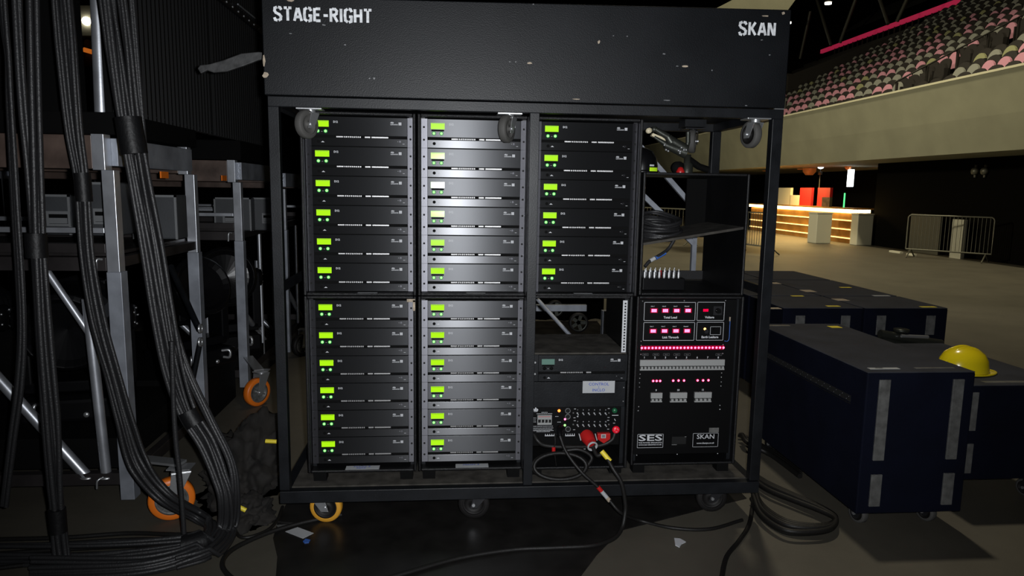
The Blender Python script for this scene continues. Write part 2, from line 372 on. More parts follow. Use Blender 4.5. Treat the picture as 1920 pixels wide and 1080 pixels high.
for i, (px, py) in enumerate([(1553, 4), (1478, 41)]):
    c = PX(px, py, 20); t = thing('roof_lamp', ['round lit roof lamp high above the seats', 'round lit roof lamp at the corner of the black case'][i], 'lamp', c)
    MB().lathe((0, 0, 0), (0, 0, -1), [(0.001, 0.0), (0.17, 0.02), (0.17, 0.10), (0.001, 0.12)], M['lamp'], 16).build('lamp_glass', t)
    MB().lathe((0, 0, 0.02), (0, 0, 1), [(0.19, -0.02), (0.12, 0.2), (0.001, 0.2)], M['galv'], 16).build('lamp_housing', t)
# upper concrete beam glimpsed over the case
A = [PY(1340, 17, 14), PY(1400, 20, 14), PY(1475, 22, 14), PY(1500, -12, 14), PY(1450, -40, 14)]
mb = MB().prism(A, (0, 1.2, 0), M['fascia']); struct(mb.build('trim_6'))

# ------------------------------------------------------------------ bar
t = thing('bar_counter', 'long timber bar counter with glowing warm edge below the seating tier', 'bar', (13.3, 19.1, 0))
L = 8.2
MB().box((0.02, 0, 0), (0.55, L, 1.0), M['barfront']).build('counter_front', t)
MB().box((-0.10, -0.05, 1.13), (0.6, L, 1.18), M['barfront']).build('counter_top', t)
MB().box((-0.08, -0.02, 1.03), (0.5, L, 1.13), M['barlight']).build('light_strip', t)
for z in (0.76, 0.46, 0.17): MB().box((-0.005, 0.05, z-0.018), (0.02, L, z+0.018), M['barlight2']).build('thin_light_strip', t)
light('bar_glow', 'AREA', (12.6, 22.5, 2.35), 220, (1.0, 0.66, 0.22), 2.0, (12.4, 22.5, 0))
def board(name, label, cat, a, b_, m, group=None, bevel=0.0):
    return tag(MB().box(a, b_, m).build(name, None, bevel), label, cat, group)
for i, (px, w) in enumerate([(1533, 0.42), (1612, 0.3)]):
    c = PZ(px, 455 if i == 0 else 459, 0)
    t = thing('waste_bin', ['tall white waste bin in front of the glowing bar', 'tall white waste bin at the right end of the bar'][i], 'bin', (c.x, c.y, 0))
    MB().box((-0.3, -w, 0), (0.22, w*0.35, 0.98), M['bin']).build('bin_body', t, 0.02)
    MB().box((-0.31, -w-0.01, 0.98), (0.23, w*0.35+0.01, 1.02), M['bin']).build('bin_lid', t)
for i, (px0, px1, py0, py1, m, nm, lb) in enumerate([
    (1456, 1483, 352, 386, 'bin', 'cardboard_box', 'pale box at the left end of the bar top'),
    (1480, 1500, 366, 386, 'bin', 'till', 'small white till beside the red board on the bar'),
    (1498, 1522, 352, 388, 'redbox', 'red_board', 'red sign board on the bar, left of two'),
    (1531, 1557, 352, 389, 'redbox', 'red_board', 'red sign board on the bar, right of two'),
    (1540, 1556, 370, 389, 'brown', 'menu_stand', 'small brown menu stand on the bar in front of the red board')]):
    a = PX(px0, py1, 13.45 if i != 4 else 13.3); c = PX(px1, py0, 13.45 if i != 4 else 13.3)
    board(nm, lb, 'box' if i < 1 else ('till' if i == 1 else 'sign'), (a.x, a.y, 1.18), (a.x+0.1, c.y, max(c.z, 1.3)), M[m])
a = PX(1582, 388, 13.5); c = PX(1582, 362, 13.5)
tag(MB().tube([(a.x, a.y, 1.18), (a.x, a.y, c.z)], 0.025, M['greentube'], 8).build('beer_tap'), 'green lit tap column at the right end of the bar', 'tap')
a = PX(1591, 350, 14.2); c = PX(1591, 318, 14.2)
t = thing('hanging_sign', 'bright white lit sign hanging over the right end of the bar', 'sign', (a.x, a.y, a.z))
hh = c.z-a.z
MB().box((0, -0.13, 0), (0.1, 0.13, hh), M['sign']).build('sign_panel', t)
MB().tube([(0.05, 0, hh), (0.05, 0, 2.62-a.z)], 0.015, M['galv'], 6).build('hanging_rod', t)
for i, (px, py, r, lb) in enumerate([(1436, 311, 9, 'copper pendant seen right beside the trolley post'), (1502, 308, 9, 'left copper pendant over the bar'), (1518, 316, 11, 'largest low copper pendant over the bar'), (1532, 304, 8, 'small copper pendant beside the white lamp'), (1591, 311, 6, 'small copper pendant above the white sign')]):
    c = PX(px, py, 14.2); rr = r/FPX*(c-CAM).length
    t = thing('pendant_lamp', lb, 'lamp', c, 'copper pendants over the bar')
    MB().lathe((0, 0, 0), (0, 0, 1), [(rr*0.55, -rr), (rr*0.95, -rr*0.5), (rr, 0), (rr*0.8, rr*0.6), (rr*0.2, rr), (0.001, rr)], M['copper'], 16).build('lamp_shade', t)
    if c.z+rr < 2.6: MB().tube([(0, 0, rr), (0, 0, max(2.63-c.z, rr+0.02))], 0.012, M['dark'], 5).build('flex', t)
c = PX(1539, 311, 13.9)
t = thing('pendant_lamp', 'white glowing pendant lamp over the bar', 'lamp', c)
MB().lathe((0, 0, 0), (0, 0, 1), [(0.001, -0.12), (0.09, -0.09), (0.12, 0), (0.08, 0.09), (0.001, 0.12)], M['sign'], 16).build('lamp_glass', t)
MB().lathe((0, 0, -0.25), (0, 0, 1), [(0.001, -0.08), (0.08, -0.08), (0.08, 0.05), (0.001, 0.05)], M['galv'], 12).build('lamp_lower_ring', t)
MB().tube([(0, 0, -0.9), (0, 0, 0.3)], 0.015, M['galv'], 6).build('flex', t)
# white emergency-light pair high on the black wall
for i, px in enumerate((1830, 1848)):
    c = PX(px, 321, 13.69)
    t = thing('wall_lamp', ['left', 'right'][i]+' of two small dim lamps on the black wall', 'lamp', c)
    MB().lathe((0, 0, 0), (-1, 0, 0), [(0.09, 0), (0.09, 0.08), (0.001, 0.1)], M['galv'], 16).build('lamp_head', t)
    MB().box((-0.03, -0.03, -0.16), (0.0, 0.03, 0.16), M['galv']).build('lamp_plate', t)
# leaning boards on the black wall, behind the barrier
c = PZ(1735, 476, 0); d = PZ(1795, 485, 0)
def barrier(p, q, label, h=1.1, n=20):
    p = Vector(p); q = Vector(q); dv = q-p; L = dv.length; rz = math.atan2(dv.y, dv.x)
    t = thing('crowd_barrier', label, 'barrier', p, 'steel crowd barriers', rz)
    rr = 0.07; fr = [(0, 0, 0.22), (0, 0, h-rr), (rr*0.4, 0, h-rr*0.3), (rr, 0, h), (L-rr, 0, h), (L-rr*0.4, 0, h-rr*0.3), (L, 0, h-rr), (L, 0, 0.22), (0, 0, 0.22)]
    MB().tube(fr, 0.021, M['galv'], 8).build('outer_frame', t)
    m = MB()
    for k in range(1, n): m.tube([(L*k/n, 0, 0.22), (L*k/n, 0, h)], 0.007, M['galv'], 6)
    m.build('infill_bars', t)
    for x in (0.12, L-0.12): MB().tube([(x, -0.28, 0.02), (x, 0, 0.22), (x, 0.28, 0.02)], 0.018, M['galv'], 8).build('foot', t)
    return t
pa = PZ(1697, 482, 0); pb = PZ(1857, 494, 0)
barrier(pa, pb, 'steel crowd barrier standing by the black wall right of the bar', 1.12, 22)
pa = PZ(1378, 470, 0); pb = PZ(1450, 480, 0)
barrier(pa, pb, 'steel crowd barrier seen between the open rack and the trolley post', 1.1, 16)
barrier(PZ(1205, 452, 0), PZ(1300, 462, 0), 'steel crowd barrier seen through the open shelf case', 1.1, 14)
a = PX(1702, 475, 13.5); c = PX(1765, 405, 13.5)
tag(MB().box((13.5, a.y, 0), (13.56, c.y, 1.1), M['galv']).build('leaning_board'), 'dull grey board propped behind the crowd barrier', 'board')
a = PX(1779, 487, 13.3); c = PX(1807, 420, 13.3)
tag(MB().box((13.3, a.y, 0), (13.4, c.y, 1.02), M['bin']).build('white_board'), 'narrow white board standing behind the crowd barrier', 'board')
for i, (px, py) in enumerate([(1680, 474), (1709, 479)]):
    c = PZ(px, py, 0); board('timber_batten', ['long', 'short'][i]+' pale batten lying on the floor at the left foot of the barrier', 'batten', (c.x-0.05, c.y-0.25+0.1*i, 0), (c.x+0.05, c.y+0.25-0.1*i, 0.05), M['bin'])
# pleated black backdrop, added to keep the view behind the racks dark
m = MB(); n = 150
vs = []
for k in range(n+1):
    x = -9+11.0*k/n; y = 5.5+0.06*math.sin(k*1.7)+0.03*math.sin(k*0.6); vs += [(x, y, 0.0), (x, y, 2.9)]
m.add(vs, [(2*k, 2*k+2, 2*k+3, 2*k+1) for k in range(n)], M['drape'], True)
m.add([(v[0], v[1]+0.01, v[2]) for v in vs], [(2*k, 2*k+1, 2*k+3, 2*k+2) for k in range(n)], M['drape'], True)
tag(m.build('dark_backdrop', fix=False), 'black pleated backdrop added to darken the view behind the racks and carts', 'curtain')
# glimpse far left between cables
c = PY(172, 22, 30)
mb = MB().box((c.x-1.8, 30, c.z-1.0), (c.x+3.0, 30.4, c.z+0.25), M['fascia']); struct(mb.build('trim_7'))
MB_ = MB()
for r in range(3):
    c = PY(165, 66+r*10, 42); MB_.box((c.x-3, 41.6-r*0.6, c.z-1.4), (c.x+3, 42.2-r*0.6, c.z-0.5), M['tier'])
struct(MB_.build('trim_8'))
c = PY(163, 40, 29.99); tag(MB().lathe(c, (0, -1, 0), [(0.17, 0), (0.17, 0.1), (0.001, 0.12)], M['lamp'], 14).build('far_lamp'), 'small white far lamp between the hanging cables', 'lamp')
for r in range(3):
    for k in range(3):
        c = PY(150+k*15+(r % 2)*4, 66+r*10, 42)
        s = sp.copy(); COL.objects.link(s); p = padp.copy(); COL.objects.link(p); p.parent = s; p.data = padm['sgrey']
        s.location = (c.x, 42-r*0.6, c.z-0.5); s.rotation_euler = (0, 0, math.pi/2)
        tag(s, 'far arena seat glimpsed between the hanging cables', 'seat', 'far seats glimpsed between the cables')
a = PY(157, 93, 40.2); c = PY(178, 99, 40.2); tag(MB().tube([a, c], 0.13, M['orangelit'], 6).build('orange_strip_light'), 'short orange light strip under the far seats', 'light')
a = PY(109, 201, 5.41); c = PY(117, 158, 5.41); tag(MB().tube([a, c], 0.012, M['orangelit'], 6).build('orange_strap'), 'orange strap slanting behind the hanging cables', 'strap')

# ------------------------------------------------------------------ rack trolley frame
AY = 0.13                      # plane of the amplifier fronts
FX0, FX1, FY1 = -0.725, 1.588, 0.80
t = thing('rack_trolley', 'long black steel trolley frame on casters holding all the amplifier racks', 'trolley', ((FX0+FX1)/2, 0.4, 0))
def tp(mb, name, bevel=0.002, parent=None):
    o = mb.build(name, parent or t, bevel); return o
OX, OY = (FX0+FX1)/2, 0.4
def lb(m, a, b_, mt): return m.box((a[0]-OX, a[1]-OY, a[2]), (b_[0]-OX, b_[1]-OY, b_[2]), mt)
PW = 0.045
for (x, y, w) in ((FX0, 0, 0.045), (0.415, 0, 0.043), (FX1-0.05, 0, 0.05), (FX0, FY1-0.045, 0.045), (0.415, FY1-0.045, 0.043), (FX1-0.05, FY1-0.045, 0.05)):
    tp(lb(MB(), (x, y, 0.215), (x+w, y+0.045, 1.96), M['frame']), 'post')
for y in (0, FY1-0.045):
    tp(lb(MB(), (FX0, y, 0.15), (FX1, y+0.045, 0.208), M['frame']), 'bottom_rail')
    tp(lb(MB(), (FX0, y, 1.96), (FX1, y+0.045, 2.003), M['frame']), 'top_rail')
for x in (FX0, FX1-0.05):
    tp(lb(MB(), (x, 0.045, 0.15), (x+0.045, FY1-0.045, 0.208), M['frame']), 'side_rail')
    tp(lb(MB(), (x, 0.045, 1.96), (x+0.045, FY1-0.045, 2.003), M['frame']), 'side_rail')
    tp(lb(MB(), (x+0.008, 0.045, 1.14), (x+0.033, FY1-0.045, 1.18), M['frame']), 'side_brace')
for x in (0.1, 0.9):
    tp(lb(MB(), (x, 0.045, 0.15), (x+0.05, FY1-0.045, 0.19), M['frame']), 'cross_rail')
tp(lb(MB(), (FX0+0.046, 0.046, 0.192), (FX1-0.051, FY1-0.046, 0.213), M['base']), 'base_board', 0)
tp(lb(MB(), (FX1-0.045, 0.0, 2.003), (FX1, 0.012, 2.007), M['zinc']), 'end_plate', 0)

def caster(parent, c, R, w, axis, tyre, hub, fork, top, side=1, plate=0.055, spokes=0):
    """swivel caster; c = wheel centre (relative to parent), axis = wheel axle direction, top = z of mounting plate"""
    c = Vector(c); ax = Vector(axis).normalized(); fw = ax.cross(Vector((0, 0, 1))).normalized()
    m = MB(); m.lathe(c, ax, [(R*0.72, -w/2), (R*0.93, -w/2), (R, -w/3), (R, w/3), (R*0.93, w/2), (R*0.72, w/2)], tyre, 36)
    wh = m.build('wheel', parent)
    m = MB(); m.lathe(c, ax, [(R*0.16, -w*0.55), (R*0.16, -w*0.3), (R*0.60, -w*0.22), (R*0.60, -w*0.45), (R*0.74, -w*0.45), (R*0.74, w*0.45), (R*0.60, w*0.45), (R*0.60, w*0.22), (R*0.16, w*0.3), (R*0.16, w*0.55), (0.001, w*0.55)], hub, 30)
    if spokes:
        for k in range(spokes):
            a = 2*math.pi*k/spokes; d = fw*math.cos(a)+Vector((0, 0, 1))*math.sin(a)
            m.bar(c+d*R*0.15, c+d*R*0.62, w*0.8, R*0.09, hub, up=ax.cross(d))
    m.build('hub', parent)
    off = fw*side*R*0.45
    m = MB(); sw = w/2+0.006; tz = Vector((0, 0, top-c.z-0.022))
    for s_ in (-1, 1):
        b0 = c+ax*s_*sw
        m.prism([b0+fw*0.018+Vector((0,0,-0.018)), b0-fw*0.018+Vector((0,0,-0.018)), b0+off-fw*R*0.42+tz, b0+off+fw*R*0.42+tz], ax*s_*0.004, fork)
    m.prism([c+off+ax*sx_*(sw+0.004)+fw*R*0.42*sy_+tz for sx_, sy_ in ((-1,-1),(1,-1),(1,1),(-1,1))], (0,0,0.004), fork)
    m.cyl(c-ax*(sw+0.010), c+ax*(sw+0.010), 0.008, M['zinc'], 12)
    m.cyl(c+off+tz, c+off+tz+Vector((0,0,0.016)), R*0.34, fork, 20)
    m.build('fork', parent, 0.001)
    m = MB(); p = c+off; m.box((p.x-plate, p.y-plate*0.8, top-0.006), (p.x+plate, p.y+plate*0.8, top), M['zinc'] if fork != M['zincdark'] else fork)
    m.build('mounting_plate', parent, 0.001)
GX = lambda x: x-OX
for (x, y, tyre, hub, fork) in ((-0.535, 0.125, 'amber', 'rubberdark', 'zinc'), (0.185, 0.125, 'rubberdark', 'rubberdark', 'zincdark'), (1.40, 0.135, 'rubberdark', 'rubberdark', 'zincdark'),
                    (-0.535, 0.66, 'rubberdark', 'rubberdark', 'zincdark'), (0.185, 0.66, 'rubberdark', 'rubberdark', 'zincdark'), (1.40, 0.66, 'rubberdark', 'rubberdark', 'zincdark')):
    fake = thing('caster', 'x', 'x', (GX(x), y-OY, 0)); fake.parent = t
    for k in ('label', 'category'): del fake[k]
    caster(fake, (0, 0, 0.078), 0.078, 0.045, (0.12, 1, 0), M[tyre], M[hub], M[fork], 0.15, 1 if x > -0.5 else -1)

# ------------------------------------------------------------------ rack cases
def rack_case(name, label, x0, x1, z0, z1, depth=0.56, back=True, strips=True, lip=0.054, feet=False):
    t = thing(name, label, 'rack', ((x0+x1)/2, AY, z0), 'flight case racks on the trolley' if back else None)
    if not back and 'group' in t: del t['group']
    w = (x1-x0)/2; h = z1-z0; T = 0.013; m = MB()
    m.box((-w, -lip, 0), (-w+T, depth, h), M['shell']); m.box((w-T, -lip, 0), (w, depth, h), M['shell'])
    m.box((-w+T, -lip, 0), (w-T, depth, T), M['shell']); m.box((-w+T, -lip, h-T), (w-T, depth, h), M['shell'])
    if back: m.box((-w+T, depth-0.01, T), (w-T, depth, h-T), M['shell'])
    m.build('case_shell', t, 0.005)
    if feet:
        for fx in (-w+0.05, w-0.05):
            for fy in (-lip+0.06, depth-0.06): MB().box((fx-0.03, fy-0.03, 0.2132-z0), (fx+0.03, fy+0.03, 0), M['dark']).build('foot', t)
    if strips:
        for s_ in (-1, 1):
            m = MB(); xa = s_*(w-T-0.0005); m.box((xa, 0.006, T), (xa-s_*0.018, 0.010, h-T), M['frame'])
            m.build('rack_strip', t)
    return t
CX = [-0.5937, -0.0716, 0.4556]          # left edge of each 19 inch column
W19 = 0.4826
U3 = 0.13335
HZ_T, HZ_L = 1.9350, 1.0935               # top edge of the first unit in upper and lower racks
cases = {}
nm = ['left', 'middle', 'right']
for i, x in enumerate(CX):
    cases['u%d' % i] = rack_case('amplifier_rack', 'upper %s black rack case of six lit amplifiers' % nm[i], x-0.0155, x+W19+0.0155, 1.121, 1.953)
for i, x in enumerate(CX[:2]):
    cases['l%d' % i] = rack_case('amplifier_rack', 'lower %s black rack case of six lit amplifiers' % nm[i], x-0.0155, x+W19+0.0155, 0.264, 1.1195, feet=True)

# ---- amplifier prototype: origin at the top left corner of its front panel
def panel_hole(m, x, z, r=0.0035, y=-0.0005):
    m.cyl((x, y, z), (x, y-0.0006, z), r, M['hole'], 12)
def make_amp(lit=True, loc=(0,0,0), label='x'):
    t = thing('amplifier', label, 'amplifier', loc, None)
    H = U3-0.0012
    m = MB(); m.box((0.022, -0.001, -H), (W19-0.022, 0.34, -0.0005), M['dark']); m.build('chassis', t)
    m = MB(); m.box((0.028, -0.012, -0.083), (W19-0.024, -0.001, -0.0012), M['panel'] if lit else M['frame'])
    f = m.build('front_panel', t, 0.0012)
    m = MB(); m.box((0.028, -0.0125, -H+0.0012), (W19-0.024, -0.001, -0.0955), M['panel2'] if lit else M['frame'])
    lo = m.build('lower_panel', t, 0.0012)
    for s_, x0, x1 in (('l', 0, 0.0275), ('r', W19-0.0235, W19)):
        m = MB(); m.box((x0, -0.006, -H), (x1, -0.001, 0), M['rail'] if lit else M['frame'])
        xc = x0+0.012 if s_ == 'l' else x1-0.010
        for z in (-0.038, -0.095):
            m.cyl((xc, -0.0055, z), (xc, -0.0075, z), 0.0048, M['hole'] if lit else M['zinc'], 12)
        m.build('rack_ear', t)
    # vent gap with silver foam behind
    m = MB()
    m.box((0.138, -0.004, -0.0922), (0.168, -0.001, -0.0868), M['grille'])
    for k in range(9): m.box((0.172+k*0.0088, -0.004, -0.0925), (0.1775+k*0.0088, -0.001, -0.0865), M['grille'])
    m.box((0.266, -0.004, -0.0925), (0.290, -0.001, -0.0865), M['grille'])
    if lit: m.box((0.296, -0.004, -0.0925), (0.372, -0.001, -0.0865), M['grille'])
    m.build('vent_slot', t)
    m = MB(); m.box((0.0435, -0.0135, -0.0468), (0.1065, -0.0118, -0.0193), M['lcd'] if lit else M['lcdoff'])
    d = m.build('display', t)
    if lit:
        m = MB()
        for k in range(9): m.box((0.047+k*0.0064, -0.0142, -0.0235), (0.0510+k*0.0064, -0.0135, -0.0208), M['lcdtext'])
        m.build('display_characters', d)
    m = MB(); m.box((0.046, -0.0125, -0.0565), (0.104, -0.0118, -0.049), M['dark']); m.build('button_row', t)
    for x in (0.0575, 0.0920):
        m = MB()
        if lit:
            m.lathe((x, -0.0120, -0.0660), (0, -1, 0), [(0.0088, 0), (0.0088, 0.001), (0.0058, 0.0012)], M['greenring'], 20)
            m.lathe((x, -0.0120, -0.0660), (0, -1, 0), [(0.0060, 0.001), (0.0050, 0.004), (0.001, 0.005)], M['green'], 16)
        else:
            m.lathe((x, -0.0120, -0.0660), (0, -1, 0), [(0.0088, 0), (0.0070, 0.002), (0.001, 0.003)], M['dark'], 16)
        m.build('rotary_button', t)
    MB().box((0.0725, -0.0126, -0.0685), (0.0785, -0.0119, -0.0675), M['white']).build('small_mark', f)
    text('model_lettering', 'D12', 0.0125, M['white'], (0.1265, -0.0122, -0.0245), f, bold=0.03, sx=0.95)
    # maker's mark: small letters and a square of four blocks
    m = MB(); x0 = 0.4195
    for a in (0, 1):
        for b_ in (0, 1): m.box((x0+a*0.0067, -0.0126, -0.0335+b_*0.0067), (x0+0.0059+a*0.0067, -0.0120, -0.0276+b_*0.0067), M['white'])
    m.build('logo_square', f)
    text('logo_lettering', 'd&b', 0.0095, M['white'], (0.3825, -0.0122, -0.0225), f, bold=0.03)
    text('logo_lettering', 'audiotechnik', 0.0082, M['white'], (0.3825, -0.0122, -0.0305), f, bold=0.02, sx=0.80)
    m = MB(); m.cyl((0.059, -0.0125, -0.112), (0.059, -0.0135, -0.112), 0.0072, M['dark'], 16); m.build('power_switch', lo)
    m = MB(); m.add([(0.071, -0.0129, -0.116), (0.087, -0.0129, -0.116), (0.079, -0.0129, -0.110)], [(0, 1, 2)], M['white']); m.build('small_mark', lo)
    m = MB(); m.cyl((0.4255, -0.0125, -0.107), (0.4255, -0.0145, -0.107), 0.0045, M['rail'], 12); m.box((0.4225, -0.0145, -0.112), (0.4285, -0.0125, -0.109), M['rail'])
    m.box((0.4145, -0.0129, -0.108), (0.4165, -0.0125, -0.106), M['white']); m.box((0.437, -0.0129, -0.118), (0.446, -0.0125, -0.1165), M['white'])
    m.build('key_switch', lo)
    return t
order = ['top', 'second', 'third', 'fourth', 'fifth', 'bottom']
proto = None
for key, (x, zt) in {'u0': (CX[0], HZ_T), 'u1': (CX[1], HZ_T), 'u2': (CX[2], HZ_T), 'l0': (CX[0], HZ_L), 'l1': (CX[1], HZ_L)}.items():
    nmx = ('upper ' if key[0] == 'u' else 'lower ')+nm[int(key[1])]
    for k in range(6):
        lab = 'black power amplifier with lit green display, %s in the %s rack' % (('%s one' % order[k]) if k in (0, 5) else order[k]+' from top', nmx)
        if proto is None:
            proto = make_amp(); index_children(); a = proto
        else: a = copy_tree(proto)
        a.location = (x, AY-0.001, zt-k*U3); a['label'] = lab; a['group'] = 'lit amplifiers in the racks'
off = make_amp(False, (CX[2]+0.008, AY-0.001, 0.826), 'black power amplifier with unlit grey-green display in the control rack')

# white handwritten labels under the lower racks
for i, (px, s1, s2) in enumerate([(680, 'MAIN 2', 'REAR'), (885, 'MAIN 3', '')]):
    c = PY(px, 872, AY-0.03)
    t = thing('tape_label', 'white handwritten tape label under the lower %s amplifier rack' % nm[i], 'label', (c.x, AY-0.027, 0.2775))
    MB().box((-0.080, -0.024, 0), (0.080, 0.022, 0.001), M['paper']).build('tape_strip', t)
    for s_, sz, dx, dy in ((s1, 0.021, -0.045, 0.009), (s2, 0.016, -0.03, -0.010)):
        if s_: text('handwriting', s_, sz, M['blueink'], (dx, dy, 0.0014), t, sx=1.2).rotation_euler = (-math.pi/2, 0, 0)
for i, px in enumerate((690, 892, 1092)):
    c = PY(px, 549, AY-0.03)
    tag(MB().box((c.x-0.045, AY-0.050, 1.134), (c.x+0.045, AY-0.030, 1.1352), M['greylight']).build('tape_label'), 'narrow grey tape strip along the foot of the upper %s rack' % nm[i], 'label')
# lump of old masking tape at the junction of the two left racks
c = PY(771, 563, AY-0.055)
tag(MB().box((c.x-0.02, AY-0.0570, c.z-0.008), (c.x+0.018, AY-0.054, c.z+0.006), M['chip']).box((c.x+0.008, AY-0.0570, c.z-0.05), (c.x+0.018, AY-0.054, c.z), M['chip']).build('masking_tape'), 'worn cream masking tape between the upper and lower left racks', 'tape')

# ------------------------------------------------------------------ control rack (third column, lower)
x0 = CX[2]
t = rack_case('control_rack', 'lower right open-backed rack case with control panel and unlit amplifier', x0-0.0155, x0+W19+0.006, 0.250, 1.1195, back=False, depth=0.5, lip=0.03, feet=True)
ox, oz = (2*x0-0.0155+W19+0.006)/2, 0.250
m = MB(); a = PY(1168, 563, AY); b_ = PY(1178, 660, AY)
m.box((a.x-ox, -0.006, b_.z-oz), (a.x-ox+0.022, -0.002, a.z-oz), M['white'])
hh = a.z-b_.z
for k in range(17): m.box((a.x-ox+0.008, -0.0068, b_.z-oz+0.008+k*(hh-0.02)/16.5), (a.x-ox+0.016, -0.0058, b_.z-oz+0.016+k*(hh-0.02)/16.5), M['hole'])
m.build('numbered_rack_strip', t)['label'] = 'white strip with a row of square holes'
m = MB(); m.box((-0.23, 0.002, 0.826-oz), (0.235, 0.45, 0.834-oz), M['base']); m.build('shelf', t)
# drawer
t = thing('blank_rack_unit', 'plain black rack unit with white handwritten CONTROL label', 'rack unit', (x0, AY, 0.0))
MB().box((0.012, -0.010, 0.562), (W19-0.012, 0.35, 0.690), M['frame']).build('drawer_front', t, 0.0015)
m = MB()
for z in (0.59, 0.66): m.cyl((W19-0.02, -0.010, z), (W19-0.02, -0.0115, z), 0.003, M['zinc'], 8)
m.build('screw', t)
a = PY(1092, 737, AY-0.01); b_ = PY(1153, 714, AY-0.01)
tl = MB().box((a.x-x0, -0.0115, a.z), (b_.x-x0, -0.010, b_.z), M['paper']).build('white_label', t, 0.0005)
cx = (a.x+b_.x)/2-x0; cz = (a.z+b_.z)/2
text('handwriting', 'CONTROL', 0.020, M['blueink'], (cx, -0.0118, cz+0.014), tl, 'CENTER', 0.01, sx=1.05)
text('handwriting', '+', 0.016, M['blueink'], (cx, -0.0118, cz-0.001), tl, 'CENTER')
text('handwriting', 'INCLO', 0.020, M['blueink'], (cx, -0.0118, cz-0.016), tl, 'CENTER', 0.01, sx=1.05)
# control panel
t = thing('control_unit', 'black control panel with breakers, switches and red emergency stop', 'control unit', (x0, AY, 0.0))
MB().box((0.006, -0.006, 0.425), (W19-0.03, 0.12, 0.560), M['dpanel']).build('panel', t, 0.001)
MB().box((0.006, 0.0, 0.362), (W19-0.03, 0.12, 0.424), M['dark']).build('lower_box', t, 0.002)
def zc(zx, zy, y=AY-0.007):
    p = PY(990+zx/7.715, 750+zy/7.715, y); return Vector((p.x-x0, -0.007, p.z))
a = zc(132, 352); b_ = zc(342, 212)
m = MB(); m.box((a.x, -0.016, a.z), (b_.x, -0.006, b_.z), M['breaker']); 
for k in range(4):
    q = zc(162+k*50, 297); m.box((q.x-0.0065, -0.0165, q.z-0.008), (q.x+0.0065, -0.0155, q.z+0.008), M['hole'])
    if k < 3: m.box((q.x+0.007, -0.022, q.z-0.003), (q.x+0.011, -0.016, q.z+0.010), M['breaker'])
q = zc(235, 232); m.box((q.x-0.03, -0.0166, q.z-0.001), (q.x+0.03, -0.016, q.z+0.001), M['red'])
m.build('circuit_breaker', t)
q = zc(50, 140); text('maker_lettering', 'nb', 0.024, M['white'], (q.x+0.002, -0.0065, q.z), t, bold=0.05, sx=1.3)
q = zc(50, 168); text('maker_lettering', 'by Sound', 0.007, M['white'], (q.x+0.004, -0.0065, q.z), t)
for j, (zx0, zx1, zy) in enumerate([(195, 285, 180), (125, 350, 200), (70, 360, 382), (60, 365, 408), (75, 350, 430), (65, 370, 446), (125, 320, 460), (50, 118, 262), (50, 112, 290), (52, 115, 318), (395, 440, 238), (425, 475, 320)]):
    m = MB(); a = zc(zx0, zy); b_ = zc(zx1, zy); r_ = random.Random(j); x = a.x
    while x < b_.x:
        w = r_.uniform(0.002, 0.007); m.box((x, -0.0066, a.z-0.0011), (min(x+w, b_.x), -0.0062, a.z+0.0011), M['white']); x += w+0.0016
    m.build('printed_line', t)
def led(parent, p, r, core, name='indicator_lamp'):
    return MB().lathe(p, (0, -1, 0), [(r, 0), (r*0.9, 0.003), (0.0005, 0.005)], core, 14).build(name, parent)
led(t, zc(450, 155), 0.0072, M['orangeled']); led(t, zc(535, 278), 0.005, M['led']); led(t, zc(533, 365), 0.006, M['green'])
for zx, zy in ((575, 155), (575, 240), (578, 420)):
    q = zc(zx, zy); MB().lathe(q, (0, -1, 0), [(0.0135, 0), (0.0135, 0.004), (0.0115, 0.0045), (0.0108, 0.001)], M['greylight'], 22).lathe(q, (0, -1, 0), [(0.0108, 0.001), (0.001, 0.0012)], M['hole'], 22).build('round_socket', t)
for r_ in range(2):
    for k in range(6):
        q = zc(712+k*81, 187+r_*170)
        m = MB(); m.cyl(q, q+Vector((0, -0.003, 0)), 0.0042, M['zinc'], 12); m.tube([q, q+Vector((0.004, -0.012, -0.006))], 0.0024, M['white'], 8)  # white bat colour stands in for the flash glint on chrome
        m.build('toggle_switch', t)
        text('switch_number', str(1+k+6*r_), 0.007, M['white'], (q.x+0.002, -0.0063, q.z+0.015), t, 'CENTER', 0.03)
    for zx in (655, 1170):
        q = zc(zx, 187+r_*167); led(t, q, 0.0042, M['zinc'], 'screw')
led(t, zc(718, 237), 0.0042, M['white'], 'push_button')
m = MB()
for zx, zy in ((680, 130), (672, 258), (676, 300), (667, 430), (1168, 125), (1165, 253), (1160, 295), (1160, 422), (1245, 335)):
    q = zc(zx, zy); m.box((q.x-0.005, -0.0066, q.z-0.0012), (q.x+0.005, -0.0062, q.z+0.0012), M['white'])
q = zc(1262, 222); m.box((q.x-0.016, -0.0066, q.z-0.0016), (q.x+0.016, -0.0062, q.z+0.0016), M['white'])
q = zc(1255, 283); m.bar((q.x-0.003, -0.010, q.z+0.005), (q.x+0.003, -0.010, q.z-0.005), 0.003, 0.003, M['white'])
m.build('printed_marks', t)
q = zc(1252, 150); MB().lathe(q, (0, -1, 0), [(0.0135, 0), (0.0135, 0.006), (0.010, 0.012), (0.001, 0.013)], M['gknob'], 20).build('green_button', t)
q = zc(1263, 415); MB().lathe(q, (0, -1, 0), [(0.008, 0), (0.008, 0.010), (0.0185, 0.012), (0.0185, 0.018), (0.012, 0.022), (0.001, 0.023)], M['redlit'], 26).build('emergency_button', t)
q = zc(1263, 415); m = MB()
for a0 in (0, 2.1, 4.2): m.tube([(q.x+0.009*math.cos(a0+k*0.25), -0.0300, q.z+0.009*math.sin(a0+k*0.25)) for k in range(6)], 0.0011, M['white'], 6)
m.build('arrow_ring', t)
m = MB()
